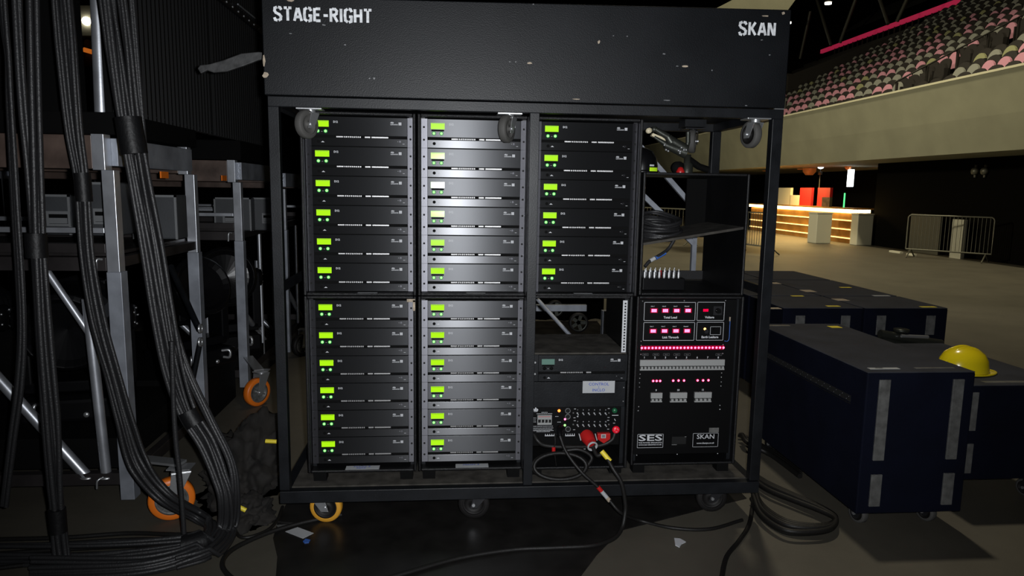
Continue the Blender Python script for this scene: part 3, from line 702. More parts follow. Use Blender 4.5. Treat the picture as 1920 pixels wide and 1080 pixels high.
for zx0 in (245, 540):
    a = zc(zx0, 528); b_ = zc(zx0+140, 515); m.box((a.x, -0.003, a.z), (b_.x, 0.002, b_.z), M['white'])
    for k in range(5): q = zc(zx0+8+k*31, 500); m.box((q.x-0.0012, -0.003, q.z-0.005), (q.x+0.0018, 0.002, q.z+0.005), M['white'])
m.build('terminal_strip', t)
# red three-phase sockets
t = thing('power_socket', 'red three-phase socket with flap under the control panel', 'socket', (x0, AY, 0.0))
a = zc(990, 610); b_ = zc(1180, 462)
cxm = (a.x+b_.x)/2; w2 = (b_.x-a.x)/2
MB().prism([(cxm-w2, -0.03, b_.z), (cxm+w2, -0.03, b_.z), (cxm+w2, -0.03, b_.z-0.030), (cxm, -0.03, a.z), (cxm-w2, -0.03, b_.z-0.030)], (0, 0.026, 0), M['red']).build('flap', t, 0.003)
q = zc(1077, 500); MB().box((q.x-0.012, -0.0315, q.z-0.010), (q.x+0.012, -0.0298, q.z+0.010), M['paper']).box((q.x-0.008, -0.0318, q.z-0.007), (q.x+0.008, -0.0314, q.z+0.007), M['greylight']).build('rating_label', t)
t = thing('power_plug', 'red three-phase plug with grey collar pushed in below the control panel', 'plug', (x0, AY, 0.0))
a = zc(720, 470); b_ = zc(985, 470); q = zc(850, 500)
m = MB(); m.tube([(q.x, 0.004, q.z-0.008), (q.x+0.006, -0.025, q.z-0.016), (q.x+0.014, -0.050, q.z-0.028)], 0.03, M['red'], 20, rs=[0.035, 0.033, 0.026]); m.build('plug_body', t)
q2 = zc(908, 622); c0 = Vector((q2.x-0.004, -0.058, q2.z+0.006)); ax = Vector((0.18, -0.93, -0.30)).normalized()
MB().lathe(c0, ax, [(0.024, 0), (0.0265, 0.004), (0.0265, 0.010), (0.022, 0.012), (0.018, 0.006), (0.018, 0)], M['paper'], 24).build('collar', t)
m = MB()
for zx in (730, 962): 
    q = zc(zx, 505); m.bar((q.x-0.004, -0.040, q.z+0.018), (q.x+0.006, -0.040, q.z-0.016), 0.006, 0.004, M['paper'])
m.build('latch', t)
PLUG_END = Vector((x0, AY, 0))+c0+ax*0.012

# ------------------------------------------------------------------ power distribution rack (fourth column, lower)
X4a, X4b = 0.955, 1.500
t = rack_case('power_rack', 'lower right black rack case holding the red-lit power panel', X4a+0.0085, X4b, 0.262, 1.118, depth=0.5, lip=0.03, feet=True)
if 'group' in t: del t['group']
t = thing('power_distributor', 'black power distribution panel with rows of glowing red lamps', 'power unit', (0, AY, 0))
MB().box((0.982, -0.008, 0.312), (1.472, 0.3, 1.100), M['dpanel']).build('panel', t, 0.0012)
DY = -0.0085
def dz(zx, zy):
    p = PY(1190+zx/7.715, 560+zy/7.715, AY-0.008); return Vector((p.x, DY, p.z))
def de(zx, zy):        # same plane from the wider view (origin 960,540, scale 4)
    p = PY(960+zx/4, 540+zy/4, AY-0.008); return Vector((p.x, DY, p.z))
def df(zx, zy):        # lower view (origin 980,765, scale 3.4286)
    p = PY(980+zx/3.4286, 765+zy/3.4286, AY-0.008); return Vector((p.x, DY, p.z))
def border(m, a, b_, th=0.0018, mt=None):
    mt = mt or M['white']; x0_, x1_ = sorted((a.x, b_.x)); z0_, z1_ = sorted((a.z, b_.z))
    for (p, q) in (((x0_, z0_), (x1_, z0_+th)), ((x0_, z1_-th), (x1_, z1_)), ((x0_, z0_), (x0_+th, z1_)), ((x1_-th, z0_), (x1_, z1_))):
        m.box((p[0], DY-0.0004, p[1]), (q[0], DY+0.0003, q[1]), mt)
m = MB()
border(m, dz(141, 50), dz(871, 318)); border(m, dz(910, 48), dz(1291, 316)); border(m, dz(130, 342), dz(858, 605)); border(m, dz(900, 338), dz(1276, 603))
m.build('printed_frames', t)
for s_, zx, zy in (('Total Load', 515, 272), ('Voltage', 1083, 270), ('Link Through', 517, 560), ('Earth Leakage', 1087, 556)):
    q = dz(zx, zy); text('lettering', s_, 0.0150, M['white'], (q.x, DY-0.0003, q.z), t, 'CENTER', 0.035, sx=1.02)
def digits(parent, c, w, h, n, mt, surround):
    MB().box((c.x-w*0.72, DY-0.001, c.z-h*0.8), (c.x+w*0.72, DY, c.z+h*0.8), surround).build('display_surround', parent)
    m = MB(); dw = w/n
    for k in range(n):
        x = c.x-w/2+k*dw+dw*0.10; ww = dw*0.80; th = h*0.24
        for zz_ in (-h/2, -th/2, h/2-th): m.box((x, DY-0.0018, c.z+zz_), (x+ww, DY-0.001, c.z+zz_+th), mt)
        m.box((x, DY-0.0018, c.z-h/2), (x+ww*0.34, DY-0.001, c.z+h/2), mt); m.box((x+ww*0.66, DY-0.0018, c.z-h/2), (x+ww, DY-0.001, c.z+h/2), mt)
    m.build('lit_digits', parent)
for zx, zy in ((280, 172), (444, 172), (607, 172), (771, 171), (267, 467), (431, 466), (596, 465), (758, 464)):
    digits(t, dz(zx, zy), 0.026, 0.0145, 3, M['led'], M['leddim'])  # dim red surround paints the glow spreading around the digits
for k, s_ in enumerate(('Line 1', 'Line 2', 'Line 3', 'Neutral')):
    for (bx, by) in ((262, 110), (248, 401)):
        q = dz(bx+k*164, by); text('lettering', s_, 0.0075, M['white'], (q.x, DY-0.0003, q.z), t, 'CENTER', 0.02)
digits(t, dz(1027, 167), 0.027, 0.013, 3, M['leddig'], M['dark'])
q = dz(1200, 173); m = MB(); m.box((q.x-0.022, DY-0.002, q.z-0.022), (q.x+0.022, DY, q.z+0.022), M['zincdark']); m.build('selector_plate', t)
m = MB(); m.cyl((q.x, DY-0.001, q.z), (q.x, DY-0.014, q.z), 0.013, M['dark'], 20); m.bar((q.x-0.012, DY-0.018, q.z+0.004), (q.x+0.010, DY-0.018, q.z-0.006), 0.006, 0.008, M['dark']); m.cyl((q.x-0.010, DY-0.010, q.z+0.002), (q.x-0.010, DY-0.02, q.z+0.002), 0.003, M['white'], 8)
m.build('selector_knob', t)
led(t, dz(1015, 437), 0.0060, M['amberled'])
m = MB(); border(m, dz(1095, 403), dz(1242, 522), 0.0014); m.build('earth_test_frame', t)
q = dz(1075, 430); m = MB(); m.cyl((q.x-0.014, DY, q.z-0.014), (q.x-0.014, DY-0.006, q.z-0.014), 0.011, M['zincdark'], 16); m.cyl((q.x+0.030, DY, q.z-0.004), (q.x+0.030, DY-0.010, q.z-0.004), 0.009, M['dark'], 16)
m.build('earth_test_knob', t)
# row of 24 lamps
a = dz(100, 712); b_ = dz(1281, 706)
MB().box((a.x-0.004, DY-0.0006, a.z-0.0105), (b_.x+0.004, DY, a.z+0.0105), M['redstrip']).build('red_lamp_strip', t)
pos = []
for g in range(8):
    for k in range(3): pos.append(102+g*154.2+k*50)
for zx in pos:
    q = dz(zx, 710); q.z = (a.z+b_.z)/2
    m = MB(); m.lathe((q.x, DY, q.z), (0, -1, 0), [(0.0070, 0.0004), (0.0068, 0.002), (0.0052, 0.003)], M['ledrim'], 16)
    m.lathe((q.x, DY, q.z), (0, -1, 0), [(0.0052, 0.0028), (0.004, 0.005), (0.0005, 0.006)], M['led'], 14); m.build('red_lamp', t)
for g in range(8):
    q = dz(140+g*152.6, 852); text('breaker_number', str(g+1), 0.0125, M['white'], (q.x, DY-0.0003, q.z), t, 'CENTER', 0.04)
m = MB()
for g, s_ in ((0, 'Main A'), (1, 'Main B'), (2, 'Sub A'), (3, 'Sub B'), (4, 'Perim'), (7, 'Mains')):
    q = dz(155+g*151.5, 808); border(m, Vector((q.x-0.0155, 0, q.z-0.0055)), Vector((q.x+0.0155, 0, q.z+0.0055)), 0.0007, M['greylight'])
    text('lettering', s_, 0.0068, M['greylight'], (q.x, DY-0.0003, q.z), t, 'CENTER')
m.build('label_frames', t)
def breaker_row(a, b_, n):
    x0_, x1_ = a.x, b_.x; z1_, z0_ = a.z, b_.z; m = MB(); h = z1_-z0_
    m.box((x0_, DY-0.012, z0_+h*0.42), (x1_, DY, z1_), M['breaker']); m.box((x0_, DY-0.004, z0_), (x1_, DY, z0_+h*0.42), M['hole'])
    m.box((x0_, DY-0.012, z0_), (x1_, DY-0.002, z0_+h*0.12), M['breaker'])
    b0 = m.build('breaker_body', t); w = (x1_-x0_)/n
    for k in range(n):
        MB().box((x0_+w*(k+0.22), DY-0.016, z0_+h*0.12), (x0_+w*(k+0.78), DY-0.002, z0_+h*0.36), M['breaker']).build('breaker_toggle', b0)
breaker_row(dz(72, 880), dz(1283, 1022), 24)
breaker_row(de(1038, 783), de(1120, 851), 3); breaker_row(de(1183, 781), de(1305, 851), 4); breaker_row(de(1366, 778), de(1488, 850), 4)
for zx, zy in ((1058, 696), (1084, 696), (1110, 696), (1208, 694), (1248, 693), (1289, 693), (1391, 692), (1432, 692), (1472, 691)):
    q = de(zx, zy); m = MB(); m.lathe((q.x, DY, q.z), (0, -1, 0), [(0.0072, 0.0004), (0.0068, 0.002), (0.0052, 0.003)], M['ledrim'], 16)
    m.lathe((q.x, DY, q.z), (0, -1, 0), [(0.0052, 0.0028), (0.004, 0.005), (0.0005, 0.006)], M['led'], 14); m.build('red_lamp', t)
for s_, zx, zy in (('9', 1081, 767), ('10', 1246, 766), ('11', 1431, 764)):
    q = de(zx, zy); text('breaker_number', s_, 0.0125, M['white'], (q.x, DY-0.0003, q.z), t, 'CENTER', 0.04)
for zx, zy in ((980, 99), (1292, 95), (1602, 94), (968, 399), (968, 430), (968, 465), (966, 498), (1583, 425), (1583, 458), (1581, 491), (960, 646), (958, 677), (956, 711), (956, 743), (1572, 637), (1570, 668), (1569, 704), (1567, 735), (950, 890), (947, 920), (1559, 880), (1558, 910)):
    q = de(zx, zy); MB().lathe((q.x, DY, q.z), (0, -1, 0), [(0.0032, 0), (0.0030, 0.0015), (0.0004, 0.0025)], M['zinc'], 10).build('screw', t)
for zx, zy in ((733, 303), (993, 297), (1253, 293), (742, 17), (1268, 8)):
    q = df(zx, zy); MB().lathe((q.x, DY, q.z), (0, -1, 0), [(0.0036, 0), (0.0034, 0.0015), (0.0004, 0.0025)], M['zinc'], 10).build('screw', t)
# badges
a = df(735, 257); b_ = df(905, 166); m = MB(); border(m, a, b_, 0.0016); m.build('badge_frame', t)
cx = (a.x+b_.x)/2; z1_ = b_.z
text('badge_lettering', 'SES', 0.044, M['white'], (cx, DY-0.0004, z1_-0.0215), t, 'CENTER', 0.016, sx=1.98)
text('badge_lettering', 'THE POWER SPECIALISTS', 0.0088, M['white'], (cx, DY-0.0004, z1_-0.0455), t, 'CENTER', 0.02, sx=1.22)
text('badge_lettering', 'www.ses-electrics.co.uk', 0.0088, M['white'], (cx, DY-0.0004, z1_-0.0555), t, 'CENTER', 0.03, sx=1.36)
a = df(1091, 251); b_ = df(1259, 160); m = MB(); border(m, a, b_, 0.0014); m.build('badge_frame', t)
cx = (a.x+b_.x)/2; z1_ = b_.z
text('badge_lettering', 'SKAN', 0.034, M['white'], (cx, DY-0.0004, z1_-0.019), t, 'CENTER', 0.005, sx=1.08)
text('badge_lettering', 'www.skanpa.co.uk', 0.0122, M['white'], (cx, DY-0.0004, z1_-0.052), t, 'CENTER', 0.015)
a = df(1197, 157); b_ = df(1261, 126); MB().box((a.x, DY-0.001, a.z), (b_.x, DY, b_.z), M['strap']).build('serial_plate', t)
a = df(948, 248); b_ = df(1055, 172); m = MB(); m.box((a.x, DY-0.004, a.z), (b_.x, DY, b_.z), M['dark']); m.box((a.x+0.006, DY-0.0045, a.z+0.014), (b_.x-0.004, DY-0.004, b_.z-0.008), M['hole'])
m.box((a.x+0.006, DY-0.0055, a.z+0.010), (a.x+0.032, DY-0.004, a.z+0.013), M['zinc']); m.box((b_.x-0.012, DY-0.0055, b_.z-0.010), (b_.x-0.004, DY-0.004, b_.z-0.007), M['zinc'])
m.build('latch_recess', t, 0.001)
# earth wire at the right edge of the panel
pts = [dz(1372, 262), dz(1372, 330), dz(1365, 460), dz(1358, 570), dz(1335, 610), dz(1290, 607)]
t2 = thing('earth_wire', 'thin earth wire with yellow sleeve beside the power panel', 'wire', (0, AY, 0))
MB().tube(spline([(p.x, DY-0.006, p.z) for p in pts], 5), 0.0016, M['tapeblue'], 8).build('wire', t2)
a = dz(1372, 262); b_ = dz(1372, 320); MB().tube([(a.x, DY-0.006, a.z), (a.x, DY-0.006, b_.z)], 0.0036, M['chip'], 10).build('sleeve', t2)

# ------------------------------------------------------------------ open shelf case (fourth column, upper)
t = rack_case('open_shelf_case', 'upper right open black shelf case with cable coil inside', 0.9755, 1.500, 1.120, 1.712, depth=0.55, back=False, strips=False, lip=0.012)
ox = (0.9755+1.5)/2
m = MB(); p0 = PY(1205, 490, AY+0.02)
m.prism([(-0.2485, 0.004, 0.242), (0.2485, 0.004, 0.325), (0.2485, 0.50, 0.325), (-0.2485, 0.50, 0.242)], (0, 0, 0.012), M['base']); m.build('shelf', t)
MB().box((0.135, 0.536, 0.25), (0.249, 0.546, 0.575), M['dark']).build('back_board', t)
m = MB(); m.box((-0.249, 0.53, 0.013), (0.249, 0.54, 0.06), M['shell']); m.build('back_lip', t)

# ------------------------------------------------------------------ things in and on the shelf case
def coil(name, label, c, R, r, n, mt, parent=None, sq=1.0, hgt=0.05, jit=0.02, seed=1, tilt=0.0):
    rn = random.Random(seed); c = Vector(c); t = thing(name, label, 'cable', c); 
    for k in range(n):
        a0 = rn.uniform(0, 6.28); RR = R*(1-rn.uniform(0, 0.32)); dx, dy = rn.uniform(-jit, jit), rn.uniform(-jit, jit); z = r+hgt*k/max(1, n-1)
        e1, e2 = rn.uniform(-0.15, 0.15), rn.uniform(0, 6)
        pts = [(dx+RR*math.cos(a)*(1+e1*math.sin(a+e2)), dy+RR*sq*math.sin(a)*(1+e1*math.cos(a+e2)), z+tilt*RR*math.sin(a)+0.004*math.sin(3*a+k)) for a in [a0+2*math.pi*i/26 for i in range(27)]]
        MB().tube(pts, r, mt, 8).build('cable_turn', t)
    return t
coil('cable_coil', 'thick coil of black cable lying on the shelf of the open case', (1.115, 0.34, 1.392), 0.115, 0.0085, 11, M['cable'], sq=1.15, hgt=0.085, tilt=0.25, seed=3)
# small stage box with upstanding connectors
t = thing('connector_box', 'small black box with a row of upright metal connectors in the open case', 'box', (1.13, 0.30, 1.134))
MB().box((-0.115, -0.10, 0), (0.10, 0.10, 0.06), M['gloss']).build('box_body', t, 0.004)
for k in range(8):
    for j in range(2):
        x = -0.09+k*0.025; m = MB(); m.cyl((x, -0.04+j*0.07, 0.06), (x, -0.04+j*0.07, 0.085), 0.008, M['zinc'] if (k, j) != (4, 1) else M['red'], 10); m.cyl((x, -0.04+j*0.07, 0.085), (x, -0.04+j*0.07, 0.10), 0.003, M['zinc'], 8)
        m.build('connector', t)
a = PY(1204, 535, 0.25); m = MB()
pts = [PY(1264, 450, 0.25), PY(1252, 468, 0.24), PY(1235, 480, 0.22), PY(1218, 490, 0.21), PY(1209, 500, 0.20)]
t = thing('shelf_cable', 'dark cable with blue tape drooping from the shelf in the open case', 'cable', (0, 0, 0))
MB().tube(spline(pts, 5), 0.009, M['cable'], 10).build('cable', t)
a, b_ = PY(1247, 474, 0.235), PY(1229, 484, 0.216); MB().tube([a, b_], 0.0105, M['tapeblue'], 10).build('blue_tape', t)
a, b_ = PY(1228, 484, 0.215), PY(1219, 489, 0.211); MB().tube([a, b_], 0.010, M['paper'], 10).build('white_tape', t)
# on top of the shelf case
ZC = 1.713
a = PY(1203, 325, 0.30)
t = thing('black_helmet', 'black domed helmet with lime label on the open shelf case', 'helmet', (1.01, 0.30, ZC))
MB().lathe((0, 0, 0), (0, 0, 1), [(0.082, 0), (0.082, 0.03), (0.076, 0.07), (0.055, 0.105), (0.025, 0.122), (0.0005, 0.126)], M['gloss'], 28).build('shell', t)
MB().lathe((0, 0, 0), (0, 0, 1), [(0.086, 0.0), (0.088, 0.006), (0.082, 0.012)], M['gloss'], 28).build('brim', t)
m = MB()
for z0_, z1_, mt, a0, a1 in ((0.006, 0.024, 'lime', -1.35, -0.75), (0.030, 0.038, 'white', -1.35, -1.05)):
    n = 6; vs = []; 
    for k in range(n+1):
        an = a0+(a1-a0)*k/n; vs += [(0.0885*math.cos(an), 0.0885*math.sin(an), z0_), (0.0885*math.cos(an), 0.0885*math.sin(an), z1_)]
    m.add(vs, [(2*k, 2*k+2, 2*k+3, 2*k+1) for k in range(n)], M[mt])
m.build('label_sticker', t)
t = thing('red_stopper', 'small red rubber stopper on top of the open shelf case', 'stopper', (1.225, 0.34, ZC))
MB().lathe((0, 0, 0), (0, 0, 1), [(0.02, 0), (0.022, 0.01), (0.012, 0.03), (0.001, 0.034)], M['red'], 18).build('stopper_body', t)
# lever clamp and rear caster area: clamp hangs from the case above
P3 = lambda zx, zy, y=0.42: PY(1190+zx/9, 220+zy/9, y)
t = thing('lever_clamp', 'grey-green lever clamp with cream handle under the top case', 'clamp', (0, 0, 0))
a, b_ = P3(300, 280), P3(530, 400)
m = MB(); d = (b_-a).normalized(); u = Vector((0, 1, 0)).cross(d).normalized()
m.prism([a-u*0.006, a+u*0.010, b_+u*0.008, b_-u*0.012], (0, 0.03, 0), M['cream']); m.build('handle', t, 0.002)
m = MB(); m.lathe(P3(240, 225)+Vector((0, -0.01, 0)), (0, 1, 0), [(0.001, 0), (0.014, 0), (0.014, 0.04), (0.001, 0.04)], M['cream'], 14); m.lathe(P3(345, 200), (0, 1, 0), [(0.001, 0), (0.015, 0), (0.015, 0.035), (0.001, 0.035)], M['clamp'], 14); m.build('pivot', t)
m = MB()
for (q0, q1, r0, r1) in (((345, 200), (560, 330), 0.012, 0.018), ((510, 460), (860, 600), 0.018, 0.030), ((600, 380), (860, 540), 0.022, 0.026), ((560, 330), (620, 420), 0.02, 0.024), ((330, 330), (520, 450), 0.007, 0.014)):
    m.tube([P3(*q0), P3(*q1)], 0.02, M['clamp'], 12, rs=[r0, r1])
m.build('clamp_body', t)
m = MB()
for q in ((505, 468), (530, 548), (568, 568), (770, 575), (765, 605), (870, 550), (790, 510), (830, 550), (740, 560)):
    m.lathe(P3(*q, 0.395), (0, -1, 0), [(0.006, 0), (0.005, 0.004), (0.0005, 0.005)], M['zinc'], 10)
m.build('bolt', t)
MB().tube([P3(860, 560), P3(900, 420), P3(900, 250)], 0.012, M['clamp'], 10).build('hook', t)
t = thing('swivel_bracket', 'black swivel bracket standing on the open shelf case', 'bracket', (1.40, 0.42, ZC))
q = P3(880, 930); t.location = (q.x, 0.42, ZC)
MB().lathe((0, 0, 0), (0, 0, 1), [(0.03, 0), (0.03, 0.05), (0.018, 0.06), (0.018, 0.10), (0.001, 0.10)], M['clamp'], 16).lathe((-0.05, 0, 0.032), (0, 1, 0), [(0.001, -0.02), (0.032, -0.02), (0.032, 0.02), (0.001, 0.02)], M['dark'], 18).tube([(0, 0, 0.08), (0.07, 0.02, 0.04), (0.12, 0.02, 0.025)], 0.018, M['dark'], 10).build('bracket_body', t)

# ------------------------------------------------------------------ top case STAGE-RIGHT
TX0, TX1, TZ0, TZ1, TD = -0.737, 1.590, 2.0075, 2.425, 0.82
t = thing('top_flight_case', 'wide black painted case stencilled STAGE-RIGHT on top of the trolley', 'case', ((TX0+TX1)/2, 0.4, TZ0))
ox, oy, oz = (TX0+TX1)/2, 0.4, TZ0
hL, hR = TZ1-TZ0-0.012, TZ1-TZ0+0.016
m = MB(); w = (TX1-TX0)/2; y0 = -0.004-oy; y1 = TD-oy
m.prism([(-w, y0, 0), (w, y0, 0), (w, y0, hR), (-w, y0, hL)], (0, y1-y0, 0), M['box'])
body = m.build('case_body', t, 0.004)
# stencil letters
S = 0.2
GL = {  # strokes on a 0.62 x 1 grid, gaps left like a cut stencil
 'S': [[(0.60,0.80),(0.50,0.96),(0.34,1.0)], [(0.26,1.0),(0.08,0.92),(0.06,0.72),(0.16,0.58),(0.44,0.44),(0.56,0.30),(0.54,0.10),(0.36,0.0)], [(0.28,0.0),(0.10,0.05),(0.03,0.22)]],
 'T': [[(0.0,0.96),(0.25,0.96)], [(0.37,0.96),(0.62,0.96)], [(0.31,0.90),(0.31,0.0)]],
 'A': [[(0.04,0.0),(0.28,0.98)], [(0.36,0.98),(0.62,0.0)], [(0.20,0.30),(0.46,0.30)]],
 'G': [[(0.60,0.78),(0.50,0.97),(0.36,1.0)], [(0.27,1.0),(0.08,0.88),(0.05,0.5),(0.08,0.14),(0.27,0.0)], [(0.36,0.0),(0.56,0.06),(0.58,0.42),(0.38,0.42)]],
 'E': [[(0.07,1.0),(0.07,0.0)], [(0.18,0.95),(0.55,0.95)], [(0.18,0.5),(0.46,0.5)], [(0.18,0.05),(0.55,0.05)]],
 '-': [[(0.0,0.46),(0.36,0.46)]],
 'R': [[(0.07,1.0),(0.07,0.0)], [(0.18,0.96),(0.42,0.95),(0.55,0.82),(0.52,0.62),(0.38,0.52),(0.18,0.50)], [(0.34,0.44),(0.60,0.0)]],
 'I': [[(0.1,1.0),(0.1,0.0)]],
 'H': [[(0.07,1.0),(0.07,0.0)], [(0.56,1.0),(0.56,0.0)], [(0.18,0.5),(0.46,0.5)]],
 'K': [[(0.07,1.0),(0.07,0.0)], [(0.20,0.46),(0.54,1.0)], [(0.26,0.50),(0.58,0.0)]],
 'N': [[(0.07,1.0),(0.07,0.0)], [(0.56,1.0),(0.56,0.0)], [(0.14,0.96),(0.49,0.04)]],
}
def stencil(s_, p0, p1, h, name):
    """p0 = left baseline, p1 = right baseline (x, z) on the front of the case"""
    wd = {'I': 0.2, '-': 0.36}; tot = sum(wd.get(c, 0.63) for c in s_)+0.17*(len(s_)-1)
    L = p1[0]-p0[0]; k = L/tot; x = 0
    for n_, c in enumerate(s_):
        m = MB()
        for li, st in enumerate(GL[c]):
            for i in range(len(st)-1):
                a = st[i]; b_ = st[i+1]
                def W_(p): 
                    X = x+p[0]; return Vector((p0[0]+X*k, 0, p0[1]+(p1[1]-p0[1])*X/tot+p[1]*h))
                A, B = W_(a), W_(b_); d = (B-A).normalized(); e = 0.004 if 0 < i else 0.0
                A = A-d*e; B = B+d*(0.004 if i < len(st)-2 else 0)
                n = Vector((-d.z, 0, d.x))*0.0056; y = y0-0.0005-0.00006*(li*3+i)
                m.add([(q.x-ox, y, q.z-oz) for q in (A-n, B-n, B+n, A+n)], [(0, 1, 2, 3)], M['stencil'])
        m.build(name, body, fix=False); x += wd.get(c, 0.63)+0.17
a = PY(514, 38, -0.004); b_ = PY(697, 43, -0.004); hgt = PY(514, 13, -0.004).z-a.z
stencil('STAGE-RIGHT', (a.x, a.z), (b_.x, b_.z), hgt, 'stencil_letter')
a = PY(1385, 65, -0.004); b_ = PY(1453, 67, -0.004); hgt = PY(1385, 41, -0.004).z-a.z
stencil('SKAN', (a.x, a.z), (b_.x, b_.z), hgt, 'stencil_letter')
# paint chips
rn = random.Random(4)
chips = [(993, 118, 12, 4), (1284, 124, 16, 4), (1270, 124, 5, 2), (498, 140, 12, 12), (495, 115, 5, 22), (1443, 103, 4, 3), (647, 84, 4, 3), (693, 147, 3, 3), (702, 147, 4, 4), (1123, 79, 5, 7), (607, 47, 8, 3), (545, 63, 7, 2), (1245, 101, 6, 3), (1434, 30, 16, 3), (1150, 67, 3, 2), (1176, 68, 3, 2), (956, 116, 3, 2), (967, 116, 3, 2), (1428, 75, 5, 2), (1335, 132, 3, 3), (1399, 198, 5, 2), (1080, 186, 18, 2), (1250, 188, 14, 2), (545, 1, 18, 4), (1000, 8, 3, 2), (1469, 25, 8, 6)]
for (px, py, w_, h_) in chips:
    c = PY(px, py, -0.004); wm, hm = w_*0.00245/2, h_*0.00245/2; n = 9
    pts = []
    for k in range(n):
        a_ = 2*math.pi*k/n; rr = rn.uniform(0.6, 1.1); pts.append((c.x-ox+wm*rr*math.cos(a_), y0-0.0004, c.z-oz+hm*rr*math.sin(a_)))
    bright = w_*h_ > 30
    MB().prism(pts, (0, 0.0002, 0), M['chip'] if bright else M['greylight']).build('paint_chip', body)
for (px, py, sx_, ry, ax) in ((575, 240, -1, 0, (0.86, -0.50, 0)), (950, 244, -1, 0, (0.88, -0.47, 0)), (1408, 252, 1, 0, (0.97, 0.24, 0))):
    c = PY(px, py, 0.035)
    h = thing('caster', 'x', 'x', (c.x-ox, 0.035-oy, 0)); h.parent = t
    for k in ('label', 'category'): del h[k]
    R_ = 0.062; top = -0.048
    caster(h, (0, 0, 1.828+R_-2.0075+0.0), R_, 0.034, ax, M['rubber'], M['rubber'] if px < 1400 else M['rubberdark'], M['zinc'], top, sx_, 0.055)
    p = MB().box((-0.06+0.0, -0.03, -0.0455), (0.055, 0.03, -0.0080), M['frame']).build('spacer_block', h)
for (px, py, y_) in ((1298, 262, 0.55), (1100, 262, 0.72)):
    c = PY(px, py, y_)
    h = thing('caster', 'x', 'x', (c.x-ox, y_-oy, 0)); h.parent = t
    for k in ('label', 'category'): del h[k]
    caster(h, (0, 0, 1.828+0.062-2.0075), 0.062, 0.034, (0.9, -0.4, 0), M['rubber'], M['rubber'], M['zincdark'], -0.048, -1, 0.055)
    MB().box((-0.06, -0.05, -0.0455), (0.055, 0.05, -0.0080), M['frame']).build('spacer_block', h)

# ------------------------------------------------------------------ cables in front of the racks
def fcable(name, label, pts, r, mt=None, extras=(), cat='cable', seg=10, n=8):
    t = thing(name, label, cat, (0, 0, 0)); sp_ = spline(pts, n)
    MB().tube(sp_, r, mt or M['cablefloor'], seg).build('cable_jacket', t)
    for (p, q, rr, m_, nm_) in extras: MB().tube([p, q], rr, m_, 12).build(nm_, t)
    return t
G = 0.0
a, b_ = PY(1121, 913, -0.02), PY(1141, 936, -0.03)
fcable('jumper_cable', 'black cable with red and white tags dropping from the panel to the floor',
    [PY(1046, 808, 0.105), PY(1050, 818, 0.075), PY(1062, 848, 0.05), PY(1090, 885, 0.0), a, b_, PY(1165, 962, -0.05), PZ(1200, 976, 0.01), PZ(1262, 990, 0.009), PZ(1330, 992, 0.009), PZ(1392, 975, 0.009)], 0.0085,
    extras=[(PY(1121, 913, -0.02), PY(1128, 921, -0.023), 0.0105, M['red'], 'red_tag'), (PY(1127, 920, -0.023), PY(1138, 933, -0.028), 0.0100, M['paper'], 'white_tag'), (PY(1138, 933, -0.028), PY(1143, 939, -0.03), 0.0105, M['chip'], 'cream_tag')])
fcable('mains_cable', 'thick black mains cable with yellow tape leaving the red plug',
    [PLUG_END, PLUG_END+Vector((0.015, -0.035, -0.03)), PY(1133, 852, 0.015), PY(1150, 880, -0.03), PY(1165, 905, -0.05), PY(1172, 940, -0.055), PY(1172, 962, -0.06), PZ(1166, 990, 0.03), PZ(1150, 1010, 0.011), PZ(1110, 1023, 0.011), PZ(1040, 1027, 0.011), PZ(960, 1031, 0.011), PZ(860, 1047, 0.011), PZ(760, 1075, 0.011), PZ(700, 1092, 0.011)], 0.0105,
    extras=[(PY(1128, 846, 0.02), PY(1144, 865, -0.006), 0.0125, M['yellow'], 'yellow_tape')])
m = PY(1060, 868, -0.0)
t = thing('looped_cable', 'black looped cable leaning on the trolley base below the control panel', 'cable', (0, 0, 0))
cx, cy = 0.60, 0.22
for k in range(2):
    pts = [(0.60+0.135*math.cos(a)*(1-0.05*k), 0.060+0.03*math.sin(a)-0.014*k, 0.285+0.055*math.sin(a)+0.004*k) for a in [i*2*math.pi/28 for i in range(29)]]
    MB().tube(pts, 0.0095, M['cablefloor'], 10).build('cable_jacket', t)
MB().tube(spline([(0.735, 0.06, 0.28), (0.76, 0.08, 0.32), (0.70, 0.09, 0.355), (0.62, 0.10, 0.345)], 6), 0.0095, M['cablefloor'], 10).build('cable_jacket', t)
a = PY(1093, 840, 0.12); MB().tube([(a.x-0.014, 0.12, a.z), (a.x+0.010, 0.12, a.z-0.003)], 0.0125, M['zinc'], 14).build('metal_connector', t)
fcable('data_lead', 'thin black lead with red collar hanging from the control panel', [PY(1040, 812, 0.11), PY(1041, 830, 0.10), PY(1039, 842, 0.10), PY(1041, 858, 0.10), PY(1043, 873, 0.11)], 0.0028,
    extras=[(PY(1038, 838, 0.10), PY(1038, 847, 0.10), 0.0095, M['red'], 'red_collar')])
fcable('arched_cable', 'thick dark cable arching below the control panel breakers', [PY(1000, 812, 0.14), PY(1008, 826, 0.115), PY(1022, 835, 0.11), PY(1060, 838, 0.11), PY(1120, 836, 0.12), PY(1146, 826, 0.12), PY(1153, 812, 0.125)], 0.011)
t = thing('cable_plug', 'round black connector plugged into the control panel', 'plug', (0, 0, 0))
MB().tube([PY(1052, 803, 0.118), PY(1047, 808, 0.09), PY(1050, 818, 0.072)], 0.018, M['gloss'], 16, rs=[0.021, 0.019, 0.012]).build('plug_body', t)

